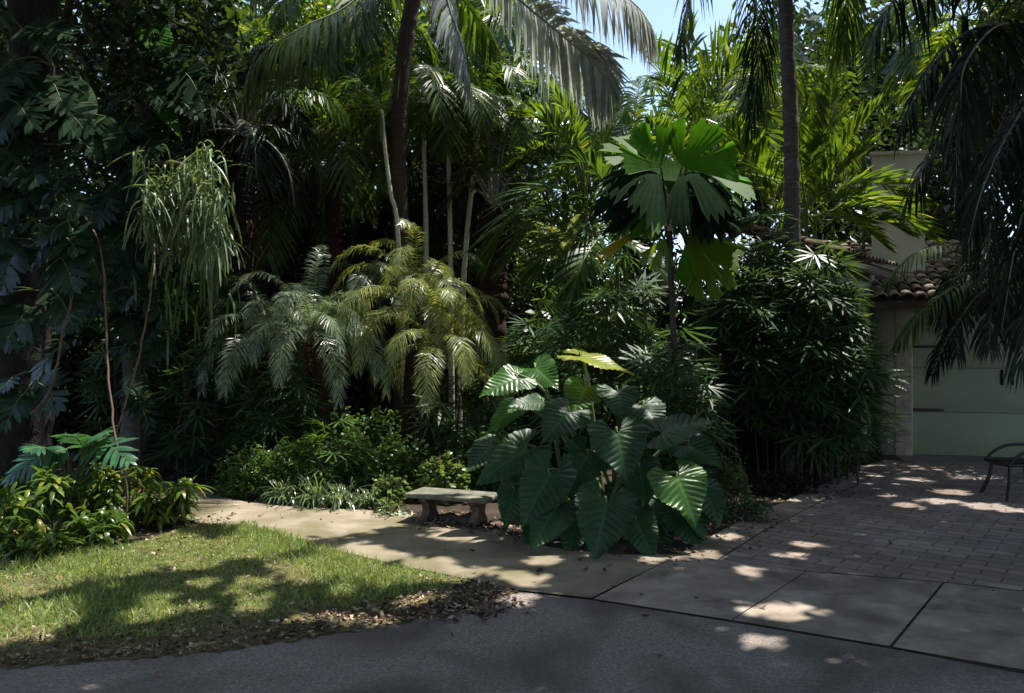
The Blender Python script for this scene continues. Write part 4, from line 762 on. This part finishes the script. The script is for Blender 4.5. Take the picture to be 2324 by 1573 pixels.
for a in [('large bushy plant with glossy yellow green leaves nearest to the path', 390, 1190, .62, .42, 20), ('leafy plant with yellow tipped leaves in front of the thin vine stem', 290, 1195, .62, .55, 20), ('leafy plant in the middle of the bed beneath the split leaf philodendron', 200, 1200, .65, .60, 20),
          ('bushy leafy plant left of the reddish leaves', 95, 1215, .7, .52, 22), ('leafy plant at the left end of the bed against the lawn', 10, 1240, .7, .42, 20), ('low leafy plant spreading onto the lawn in front of the bed', 230, 1232, .5, .24, 14), ('leafy plant at the back of the bed beside the trunk', 60, 1165, .8, .45, 18), ('low dark leafed plant at the front left corner of the bed', 85, 1262, .5, .25, 12)]: bedclump(*a)
bedclump('reddish pink leaved plant standing among the green bed plants', 125, 1205, .22, .66, 4, 'bed_red', .14, .04)
bedclump('small pinkish leaved plant at the back of the bed near the vine', 310, 1170, .25, .60, 4, 'bed_red', .12, .035)
def splitleaf(R, A, T, width, mat, nl=9, lw=.06, nr=V(0, -.6, .8), ldroop=.25, name='leaf', sag=.12):
    A, T = np.asarray(A, float), np.asarray(T, float); L = np.linalg.norm(T-A); m = (A+T)/2+UP*sag*L
    pts = smooth_path([A, m, T], 14); mb = MB(); t = unit(T-A); s = np.cross(t, UP); s = unit(s) if np.linalg.norm(s) > .1 else V(1, 0, 0); n0 = np.cross(s, t); nr = unit(nr-t*np.dot(nr, t))
    roll = math.atan2(np.dot(nr, s), np.dot(nr, n0)); roll = -roll
    frond(mb, pts, width/2*1.15, lw, nl, .02, .12, ldroop, 1.35, .55, roll, .04, .008, (.75, 1, .95, .6, .3), (.75, .95, 1, .8, .1), 0, 1)
    pl = V(*np.array(pts)); 
    o = mb.build(name, ['rachis_green', mat], R); return o
SP = thing('split_leaf_philodendron', 'philodendron with large blue green split leaves rising over the bed plants', 'plant', G(150, 1180))
for a, t, w in [((150, 1020), (20, 1090), .5), ((200, 1010), (292, 1048), .5), ((190, 1015), (150, 985), .4), ((130, 1030), (60, 1020), .4), ((210, 1010), (235, 985), .4)]:
    A, T = P(*a, 7.6), P(*t, 7.3); splitleaf(SP, A, T, w, 'selloum', 11, .05, V(0, -.5, .85))
    mb = MB(); tube(mb, smooth_path([G(150, 1180), (G(150, 1180)+A)/2+V(0, .05, .1), A], 10), .010, 6); mb.build('stalk', 'stem_green', SP)

# ------------------------------------------------------------------ big trees at the left with climbers
BT = thing('broad_trunk_tree', 'massive dark tree trunk at the far left draped with climbing leaves', 'tree', P(70, 1095, 8.8)*V(1, 1, 0))
mb = MB(); ring_trunk(mb, [P(40, 1120, 8.8)*V(1, 1, 0), P(50, 800, 8.8), P(62, 500, 8.8), P(80, 250, 8.8), P(75, 0, 8.8), P(60, -300, 8.8), P(90, -600, 8.8)], [.36, .28, .25, .24, .24, .22, .18], 9, .06, 18, 0, .03, 90)
for pts, r in [([P(62, 200, 8.8), P(110, 120, 8.6), P(150, 40, 8.4), P(175, -80, 8.2)], .07), ([P(60, -200, 8.8), P(-100, -400, 9.2), P(-350, -560, 9.8)], .14), ([P(70, -300, 8.8), P(300, -560, 8.4), P(600, -760, 7.8)], .14), ([P(30, 560, 8.7), P(-30, 430, 8.6), P(-90, 300, 8.6)], .07)]:
    tube(mb, smooth_path(pts, 16), np.linspace(r, r*.45, 16), 9)
mb.build('trunk', 'bark_dark', BT, smooth=True)
n = 5200; cl = np.array([P(a, b, Y) for a, b, Y in [(-60, 60, 9.5), (20, 330, 10.2), (10, -80, 9.5), (160, -60, 9.6), (260, 40, 10.3), (200, 180, 10.6), (420, 40, 11), (150, 420, 10.8), (-40, 500, 9.8), (250, 300, 11), (440, 200, 11.5), (60, -250, 9), (320, -160, 9.6)]])
cc = cl[rng.integers(0, len(cl), n)]; mb = MB(); leafcloud(mb, cc+np.clip(rng.normal(size=(n, 3)), -1.8, 1.8)*V(.55, .5, .5), .15, 0, .4); mb.build('crown', 'tree_dark', BT)
ST = thing('ivy_clad_tree', 'slimmer tree with pale bark patches wrapped in climbing philodendron, left of the arching palm', 'tree', P(315, 1050, 10.6)*V(1, 1, 0))
mb = MB(); ring_trunk(mb, [P(305, 1050, 10.6)*V(1, 1, 0), P(312, 700, 10.6), P(318, 400, 10.6), P(330, 150, 10.6), P(338, -60, 10.6), P(330, -400, 10.6)], [.19, .15, .13, .12, .11, .10], 12, .08, 14, 0, .04, 80)
mb.build('trunk', 'bark_grey', ST, smooth=True)
n = 2600; cl = np.array([P(a, b, Y) for a, b, Y in [(330, -80, 10.8), (420, 90, 11.2), (240, 100, 10.9), (380, 250, 11.2), (240, 380, 11.2), (300, 560, 11.1), (220, 640, 10.8), (400, -60, 11.2), (480, 330, 11.6)]])
cc = cl[rng.integers(0, len(cl), n)]; mb = MB(); leafcloud(mb, cc+np.clip(rng.normal(size=(n, 3)), -1.8, 1.8)*V(.42, .35, .45), .17, 0, .4); mb.build('crown', 'tree_dark', ST)
CL = 'climbing plants on the left trees'
def climber(label, lst, base, stem):
    R = thing('climbing_philodendron', label, 'climber', base, CL)
    mb = MB(); sp = smooth_path(stem, 20); tube(mb, sp, .022, 6); mb.build('stem', 'stem_dark', R)
    for a, t, Y, w, mt in lst:
        A, T = P(*a, Y), P(*t, Y-.18)
        if mt in ('climber_bright',): mb = MB(); heart(mb, A, T, V(.15, -.8, .5), w, 0, .15, .03, 9, .12, .02); mb.build('leaf', mt, R, smooth=True)
        else: T = A+(T-A)*1.12; splitleaf(R, A, T, w*1.3, mt, 9, w*.15, V(rng.normal()*.2, -.8, .65), .14)
        k = np.argmin(np.linalg.norm(sp-A, axis=1)); mb = MB(); tube(mb, smooth_path([sp[k], (sp[k]+A)/2+UP*.05, A], 8), .008, 5); mb.build('stalk', 'stem_green', R)
climber('silvery split leaved climber on the massive left trunk', [((215, 235), (130, 255), 8.5, .75, 'climber'), ((240, 265), (190, 320), 8.5, .6, 'climber'), ((130, 330), (60, 340), 8.4, .5, 'climber'), ((170, 330), (240, 335), 8.5, .4, 'climber'), ((150, 400), (95, 450), 8.4, .55, 'climber'), ((60, 430), (0, 480), 8.3, .5, 'climber'), ((130, 520), (80, 590), 8.4, .5, 'climber'), ((40, 560), (10, 640), 8.3, .5, 'climber'), ((180, 560), (225, 620), 8.5, .45, 'climber'), ((70, 700), (20, 770), 8.3, .5, 'climber'), ((120, 660), (160, 730), 8.4, .45, 'climber'), ((60, 60), (130, 110), 8.4, .5, 'climber'), ((20, 180), (-40, 250), 8.4, .5, 'climber')]+[((a, b), (a+rng.uniform(-75, 75), b+rng.uniform(15, 80)), 8.35+rng.normal()*.08, rng.uniform(.3, .5), 'climber') for a, b in zip(rng.uniform(-20, 170, 44), rng.uniform(-20, 900, 44))],
        P(90, 1090, 8.5)*V(1, 1, 0), [P(95, 1090, 8.5)*V(1, 1, 0), P(100, 700, 8.45), P(110, 400, 8.45), P(120, 150, 8.45)])
climber('climber with one vivid green hanging leaf on the slimmer pale trunk', [((365, 230), (412, 312), 10.2, .26, 'climber_bright'), ((345, 70), (395, 150), 10.2, .42, 'climber_bright'), ((400, 150), (455, 225), 10.2, .5, 'climber'), ((395, 210), (440, 255), 10.2, .45, 'climber'), ((290, 20), (250, 80), 10.2, .6, 'climber'), ((310, 110), (330, 190), 10.2, .4, 'climber'), ((300, 290), (350, 330), 10.2, .5, 'climber'), ((280, 310), (230, 350), 10.1, .5, 'climber'), ((380, 340), (420, 390), 10.1, .4, 'climber'), ((260, 415), (300, 470), 10.0, .55, 'climber'), ((245, 440), (225, 500), 9.9, .5, 'climber'), ((300, 400), (330, 460), 10.0, .4, 'climber'), ((290, 520), (235, 590), 9.9, .6, 'climber'), ((300, 560), (300, 620), 9.9, .5, 'climber'), ((250, 640), (215, 700), 9.8, .5, 'climber'), ((275, 650), (330, 690), 9.8, .4, 'climber'), ((190, 680), (150, 740), 9.8, .5, 'climber'), ((330, 600), (345, 680), 9.9, .4, 'climber')]+[((a, b), (a+rng.uniform(-60, 60), b+rng.uniform(20, 75)), 10.1+rng.normal()*.08, rng.uniform(.3, .5), 'climber') for a, b in zip(rng.uniform(270, 380, 34), rng.uniform(-20, 900, 34))],
        P(318, 1050, 10.3)*V(1, 1, 0), [P(318, 1050, 10.3)*V(1, 1, 0), P(320, 600, 10.35), P(325, 300, 10.4), P(338, 20, 10.4)])
HC = thing('mistletoe_cactus', 'mass of pale green hanging cactus strands on the slimmer pale trunk', 'hanging plant', P(420, 420, 9.6), CL)
tufts = [(P(rng.uniform(322, 508), 340+235*rng.random()**.8, 9.7+rng.normal()*.2)) for q in range(72)]
for c in tufts:
    mb = MB(); n = 13; az = rng.uniform(0, 2*np.pi, n); e = rng.uniform(-.9, .9, n); d = np.stack([np.cos(az)*np.cos(e), np.sin(az)*np.cos(e), np.sin(e)], 1)
    p = c+rng.normal(size=(n, 3))*V(.07, .07, .06); L = rng.uniform(.16, .48, n); ld = rng.uniform(.4, 2.2, n)
    for rot in (0, 1): strips(mb, p, d, (V(0, 1, 0) if rot else V(1, .2, 0)), L, .022, ld, (.6, .9, .75, 1, .8, 1, .4), 0)
    mb.build('strands', 'pale_strand', HC)
mb = MB(); tube(mb, smooth_path([P(322, 380, 10.4), P(370, 370, 9.9), P(430, 390, 9.6), P(440, 520, 9.6)], 12), .03, 7); mb.build('stem', 'stem_brown', HC)
HS = thing('hanging_strap_fern', 'dark green straps hanging down below the pale cactus strands', 'hanging plant', P(410, 640, 9.9), CL)
mb = MB(); n = 45; p = P(390, 620, 9.9)+rng.normal(size=(n, 3))*V(.35, .15, .18); strips(mb, p, unit(rng.normal(size=(n, 3))*V(.5, .5, .2)), V(1, .3, 0), rng.uniform(.3, .75, n), .028, rng.uniform(2, 5, n), (.6, 1, 1, .9, .1)); mb.build('strands', 'shrub_leaf', HS)
mb = MB(); tube(mb, smooth_path([P(320, 600, 10.5), P(380, 610, 10), P(410, 640, 9.9)], 8), .02, 6); mb.build('stem', 'stem_brown', HS)
Vn = 'bare vine stems at the left'
for pts, r, lb in [([(286, 1088, 7.3), (272, 1050, 7.4), (258, 960, 7.6), (246, 850, 7.8), (240, 740, 8), (236, 620, 8.2), (215, 530, 8.6), (150, 440, 8.75)], .011, 'thicker bare brown vine stem rising from the bed'), ([(228, 1100, 8.2), (262, 990, 8.2), (295, 880, 8.3), (320, 790, 8.4), (345, 640, 8.9), (350, 560, 9.3), (335, 430, 10.3)], .010, 'thin bare vine leaning right and crossing the thicker vine'), ([(70, 940, 8.0), (105, 900, 8.0), (130, 830, 8), (140, 760, 8.1), (165, 640, 8.3), (120, 420, 8.5)], .012, 'bare curved vine hanging in front of the massive trunk')]:
    mb = MB(); p3 = [P(*q) for q in pts]
    if p3[0][2] < .6: p3 = [p3[0]*V(1, 1, 0)]+p3
    tube(mb, smooth_path(p3, 40)+rng.normal(size=(40, 3))*.004, r, 7); o = mb.build('vine', 'stem_brown', smooth=True); tag(o, lb, 'vine', Vn)
# banana leaf plant
BN = thing('banana_plant', 'banana plant with broad dark leaves against the sky, behind the arching palm', 'plant', P(500, 900, 13)*V(1, 1, 0))
mb = MB(); tube(mb, smooth_path([P(500, 900, 13)*V(1, 1, 0), P(490, 500, 13), P(485, 250, 13)], 14), np.linspace(.16, .08, 14), 10); mb.build('stem', 'stem_green', BN)
for pts, w in [([(485, 260), (450, 130), (440, 30), (470, -40)], .55), ([(485, 260), (500, 120), (480, 30), (420, 0)], .5), ([(485, 260), (500, 90), (520, 20), (570, 150)], .55), ([(485, 260), (560, 160), (620, 120), (690, 140)], .5), ([(485, 260), (400, 200), (340, 180), (290, 230)], .5)]:
    p = smooth_path([P(a, b, 12.8) for a, b in pts], 20); mb = MB(); frond(mb, p, w/2*1.1, .17, 26, .25, .15, .3, 1.4, .9, .2, .05, .018, (.6, 1, 1, .8, .3), (.9, 1, 1, .9, .3)); mb.build('leaf', ['rachis_green', 'tree_dark'], BN)

# ------------------------------------------------------------------ background trees
def bgtree(label, loc, mat, h=7.5, cr=2.3, n=5200, leaf=.24):
    loc = np.asarray(loc, float); R = thing('broadleaf_tree', label, 'tree', loc, 'trees behind the garden'); mb = MB()
    tube(mb, smooth_path([loc, loc+V(.1, 0, h*.3), loc+V(-.1, .1, h*.75)], 14), np.linspace(.2, .07, 14), 9)
    cs = []
    for q in range(26):
        az = rng.uniform(0, 6.28); z = rng.uniform(.14, 1.0); k = cr*math.sqrt(rng.random())*(1-.45*max(0, z-.6)/.4); c = loc+V(math.cos(az)*k, math.sin(az)*k*.8, z*h); cs.append(c)
        if q < 12: tube(mb, smooth_path([loc+V(0, 0, min(z*h*.6, h*.7)), (loc+V(0, 0, z*h*.75)+c)/2, c], 6), np.linspace(.05, .015, 6), 5)
    mb.build('trunk', 'bark_dark', R); cs = np.array(cs)
    mb = MB(); cc = cs[rng.integers(0, len(cs), n)]; leafcloud(mb, cc+np.clip(rng.normal(size=(n, 3)), -1.7, 1.7)*V(.5, .45, .42)*cr/2.3, leaf, 0, .35, .45); mb.build('crown', mat, R)
    return R
bgp = [bgtree('', P(250, 800, 17)*V(1, 1, 0), 'tree_dark', 9.6, 2.6, 7500), bgtree('', P(1100, 800, 18)*V(1, 1, 0), 'tree_mid', 9.4, 2.5, 7500), bgtree('', P(1900, 800, 18)*V(1, 1, 0), 'tree_dark', 8.2, 2.4, 8000, leaf=.2)]
bgp[0]['label'] = 'dense dark tree behind the climber clad trunk, back left'; bgp[1]['label'] = 'mid green tree behind the slender pale stemmed palms'; bgp[2]['label'] = 'dark tree behind the grey palm trunk beside the chimney'
for q, (px, Y, pr, sc, lb) in enumerate([(-150, 15, 0, 1.1, 'dark tree beyond the massive left trunk at the edge'), (60, 19, 2, 1.25, 'tall dark tree far behind the massive left trunk'), (430, 20, 0, .92, 'dark tree far behind the banana plant'), (620, 17, 1, 1.0, 'green tree behind the arching palm fronds'), (800, 21, 1, 1.15, 'dark tree far behind the shaggy brown palm'), (960, 17, 2, 1.15, 'small leaved dark tree behind the coconut trunk'), (1270, 17, 1, .74, 'low dark tree behind the areca left of the fan palm'), (1420, 20, 1, .56, 'green tree behind the sunlit coconut frond'), (1580, 18, 0, .78, 'dark tree behind the backlit areca'), (1740, 21, 0, 1.05, 'dark tree far behind the grey palm trunk'), (2020, 21, 0, 1.1, 'dark tree far behind the chimney'), (700, 16, 1, .8, 'leafy green tree just behind the shaggy palm'), (1150, 22, 1, 1.0, 'green tree far behind the stout brown trunk'), (1880, 22, 0, 1.2, 'dark tree far behind the vivid areca'), (520, 23, 0, 1.3, 'tallest dark tree far behind the arching palm'), (650, 14.3, 1, .5, 'small green tree between the arching palm and the shaggy palm'), (830, 14.8, 1, .48, 'small green tree right of the shaggy palm trunk'), (985, 14, 1, .45, 'small green tree just behind the slender stems'), (1070, 15.2, 1, .55, 'small green tree left of the stout brown trunk'), (1230, 14.2, 1, .46, 'small green tree right of the stout brown trunk'), (420, 13.8, 1, .5, 'small green tree behind the pale hanging strands'), (2180, 17, 2, .98, 'dark tree right of the chimney above the garage roof'), (2320, 19, 0, 1.1, 'tall dark tree at the right behind the garage'), (2480, 15, 2, 1.15, 'dark tree beyond the right edge of the garage')]):
    dup(bgp[pr], P(px, 800, Y)*V(1, 1, 0), q*1.7, sc, lb)
def understory(label, px, Y, sc, rz, src):
    return dup(src, P(px, 800, Y)*V(1, 1, 0), rz, sc, label)
c = P(560, 800, 13.5)*V(1, 1, 0); US = thing('understory_bush', 'dark bush behind the arching palm trunk', 'bush', c, 'dark bushes at the back of the garden')
mb = MB(); [tube(mb, smooth_path([c, c+V(rng.normal()*.2, rng.normal()*.2, .9), c+V(rng.normal()*.6, rng.normal()*.5, 2.0)], 8), .025, 6) for q in range(7)]; mb.build('stem', 'bark_dark', US)
n = 2600; u = rng.random((n, 3)); th = u[:, 0]*6.283; k = np.sqrt(u[:, 1]); mb = MB(); leafcloud(mb, c+np.stack([np.cos(th)*k*1.3, np.sin(th)*k*.8, .1+u[:, 2]**.8*2.6*(1-.3*k)], 1), .19, 0, .4, .4, .4); mb.build('foliage', 'tree_dark', US)
for px, Y, sc, rz, lb in [(180, 12.5, 1.1, 1, 'dark bush behind the bed at the left'), (360, 13, 1.0, 2.2, 'dark bush behind the slimmer pale trunk'), (710, 14, .95, .6, 'dark bush behind the shaggy palm'), (860, 13.5, .9, 3, 'dark bush behind the pygmy palms'), (1010, 14.5, 1, 4, 'dark bush at the foot of the slender palms'), (1180, 14, .95, 5, 'dark bush right of the stout brown trunk'), (1330, 12.9, 1.2, 1.5, 'dark bush behind the areca and lady palm'), (1480, 12.9, 1.2, 2.7, 'dark bush behind the fan palm trunk'), (1650, 13.2, 1, 3.6, 'dark bush behind the lady palm hedge'), (-40, 11.5, 1.1, .3, 'dark bush at the left edge behind the massive trunk'), (1800, 13.8, 1.05, 5.2, 'dark bush between hedge and grey palm trunk'), (1690, 11.6, .75, 1.1, 'dark bush added for the shade inside the lady palm hedge, left part'), (1790, 11.3, .7, 2.1, 'dark bush added for the shade inside the lady palm hedge, middle'), (1865, 10.75, .6, 4.1, 'dark bush added for the shade before the house wall behind the hedge'), (2240, 15.2, 1.3, .9, 'dark bush behind the garage roof')]: understory(lb, px, Y, sc, rz, US)  # the bushes in the hedge are added to darken the gap before the wall

# ------------------------------------------------------------------ overhead shade trees (crowns above the frame, they shade road and driveway)
LIT = []   # places the photo shows in the sun: (centre, radius)
def lit(px, py, Y, r): LIT.append((P(px, py, Y), r))
def litg(px, py, r): LIT.append((G(px, py), r))
for a in [(250, 1285, .45), (560, 1240, .5), (760, 1290, .45), (880, 1310, .3), (120, 1310, .35), (450, 1260, .4), (70, 1390, .18), (640, 1190, .45), (760, 1200, .4), (870, 1185, .3), (560, 1150, .35), (470, 1130, .35), (1000, 1310, .2), (860, 1265, .22), (1180, 1360, .1), (940, 1290, .15)]: litg(*a)
for a in [(1230, 1275, .10), (1190, 1318, .13), (1745, 1395, .11), (1800, 1265, .07), (1600, 1266, .09), (1700, 1300, .06), (1650, 1222, .08), (1560, 1262, .05), (2080, 1092, .16), (2240, 1088, .22), (1950, 1078, .18), (2160, 1120, .17), (2130, 1140, .14), (2230, 1152, .16), (2290, 1160, .12), (1720, 1455, .07), (1810, 1385, .06), (1480, 1275, .05), (2000, 1125, .1), (1900, 1090, .12), (1100, 1300, .09), (1830, 1240, .05), (2060, 1150, .1), (2190, 1085, .12), (1130, 1195, .12), (1105, 1130, .08)]: litg(*a)
for q in range(42): litg(rng.uniform(-20, 1000), rng.uniform(1240, 1420), rng.uniform(.03, .10))
for a in [(60, 1425, .25), (330, 1400, .12), (20, 1350, .2)]: litg(*a)
for a in [(390, 1130, 7, .35), (250, 1110, 7, .35), (120, 1130, 7, .3), (600, 1080, 8.9, .4), (800, 1060, 9, .5), (940, 1050, 9, .4), (1020, 1070, 8.7, .3), (560, 680, 10, .6), (700, 700, 9.7, .7), (900, 650, 9.7, .8), (1050, 720, 9.3, .7), (950, 800, 9.1, .6), (740, 900, 8.9, .4), (420, 400, 9.6, .5), (420, 520, 9.6, .5), (430, 610, 9.6, .4), (1470, 320, 8.5, .7), (1590, 320, 8.5, .8), (1620, 590, 8.4, .5), (1420, 550, 8.5, .3), (1600, 170, 12.9, 1.0), (1250, 300, 12.2, .8), (1380, 340, 12.3, .6), (1180, 520, 10.2, .6), (1850, 320, 11.6, .9), (1950, 300, 11.2, .7), (1290, 90, 10.5, .8), (1200, 60, 10.8, .5), (1370, 640, 9.4, .6), (1490, 780, 8.6, .35), (1590, 800, 8.6, .3), (1370, 820, 7.5, .3), (1180, 860, 7.5, .35), (1140, 950, 7.5, .25), (390, 270, 10.2, .3), (370, 110, 10.2, .35), (180, 260, 8.4, .4), (720, 280, 11.8, .4), (960, 170, 12, .8), (1080, 170, 12.4, .7), (1700, 620, 10.4, .5), (1730, 600, 10.3, .6), (1880, 620, 9.9, .6), (1790, 680, 9.6, .35), (1970, 590, 11, .5), (1680, 720, 9.8, .3), (680, 1000, 9.2, .5), (840, 980, 9.2, .5), (960, 1000, 9, .4), (960, 590, 9.6, .5), (600, 215, 10.8, .4), (150, 1030, 7.4, .35), (240, 1030, 7.3, .25), (270, 460, 9.9, .25), (250, 540, 9.8, .25), (2040, 430, 17, .5), (1400, 990, 6.7, .06), (1560, 1120, 6.5, .12)]: lit(*a)
def shade_crown(n, xr, yr, zr, size, thin=0.0):
    p = np.stack([rng.uniform(*xr, n), rng.uniform(*yr, n), rng.uniform(*zr, n)], 1)
    q = np.floor(p/np.array([.7, .7, .6])).astype(int); h = (q[:, 0]*73856093 ^ q[:, 1]*19349663 ^ q[:, 2]*83492791) % 1000/1000
    ok = h > thin
    px = CX+p[:, 0]/p[:, 1]*F; py = HY-(p[:, 2]-EYE)/p[:, 1]*F
    ok &= ~((p[:, 1] > 0) & (py > -60) & (px > -60) & (px < 2400))
    g = p-SUN*((p[:, 2:3]-.8)/SUN[2]); ok &= (g[:, 1] < 7.7) | (g[:, 0] > 1.6) | (g[:, 0] < -3.9)
    jr = rng.uniform(.72, 1.22, n)
    for c, r in LIT:  # crown shaped with holes so the sun reaches these spots
        v = p-c; t = v@SUN; d2 = (v*v).sum(1)-t*t; ok &= ~((t > 0) & (d2 < ((r*1.05+size*.35)*jr)**2))
    return p[ok]
def shade_tree(label, base, tops, n, xr, yr, zr, size, thin, mat='tree_mid'):
    R = thing('shade_tree', label, 'tree', base, 'shade trees over the drive'); mb = MB(); base = np.asarray(base, float)
    fork = base+V(0, 0, 3.2); tube(mb, smooth_path([base, base+V(.1, .05, 1.6), fork], 10), np.linspace(.42, .3, 10), 14)
    for t in tops: tube(mb, smooth_path([fork-UP*.3, fork*.6+np.asarray(t)*.4+UP*.9, np.asarray(t)], 14), np.linspace(.2, .05, 14), 8)
    mb.build('trunk', 'bark_dark', R, smooth=True)
    mb = MB(); p = shade_crown(n, xr, yr, zr, size, thin); leafcloud(mb, p, size, 0, .55, .5); mb.build('crown', mat, R)
shade_tree('added unseen shade tree behind the viewer, blocks sky light', (2.5, -7, 0), [(-4, -4, 7), (0, -1, 6.5), (5, -2, 7), (2, -6, 8)], 9000, (-11, 11), (-9, 1.6), (4.6, 8.5), .5, .1)  # unseen tree added behind the camera to cut the sky fill
shade_tree('broad shade tree whose crown hangs over the driveway from the right', (10.5, 7.5, 0), [(5, 9, 7.6), (7, 12, 7.8), (8, 5.5, 7.5), (4, 7, 7.5), (11, 12, 7.8)], 90000, (-1, 13), (2.2, 16), (6.2, 8.8), .28, .0)
shade_tree('broad shade tree whose crown hangs over the road from the left', (-7.5, 3.5, 0), [(-4, 7, 7.4), (-2, 5.5, 7.4), (-6, 10, 7.8), (-8, 8, 7.5), (-1, 8.5, 7.5)], 34000, (-9, 2.5), (2.2, 13.5), (6.2, 8.4), .24, .22)

# ------------------------------------------------------------------ sky, sun, camera
sc = bpy.context.scene
w = bpy.data.worlds.new('World'); sc.world = w; w.use_nodes = True; nt = w.node_tree
sky = nt.nodes.new('ShaderNodeTexSky'); sky.sky_type = 'NISHITA'; sky.sun_disc = False
el = math.asin(SUN[2]); rot = math.atan2(SUN[0], SUN[1])
sky.sun_elevation = el; sky.sun_rotation = rot; sky.air_density = 1.0; sky.dust_density = 1.2
nt.links.new(sky.outputs[0], nt.nodes['Background'].inputs[0]); nt.nodes['Background'].inputs[1].default_value = .12
sl_ = bpy.data.lights.new('sun', 'SUN'); sl_.energy = 4.0; sl_.angle = math.radians(.53); sl_.color = (1, .95, .86)
so = bpy.data.objects.new('sun', sl_); C.objects.link(so)
import mathutils
so.rotation_euler = mathutils.Vector([float(x) for x in SUN]).to_track_quat('Z', 'Y').to_euler(); so.location = (8, 10, 30)
cam = bpy.data.cameras.new('camera'); co = bpy.data.objects.new('camera', cam); C.objects.link(co)
cam.sensor_width = 36; cam.lens = F/2324*36; cam.shift_y = 13.5/2324; cam.clip_end = 600; cam.clip_start = .05
co.location = (0, 0, EYE); co.rotation_euler = (math.pi/2, 0, 0); sc.camera = co
for o in sc.objects:
    if '_o' in o: del o['_o']
sc.view_settings.view_transform = 'Standard'; sc.view_settings.look = 'None'; sc.view_settings.exposure = 1.25; sc.view_settings.gamma = 1
sc.cycles.use_denoising = True; sc.cycles.max_bounces = 8; sc.cycles.transparent_max_bounces = 4; sc.cycles.diffuse_bounces = 4; sc.cycles.glossy_bounces = 3; sc.cycles.transmission_bounces = 4
sc.cycles.sample_clamp_indirect = 6
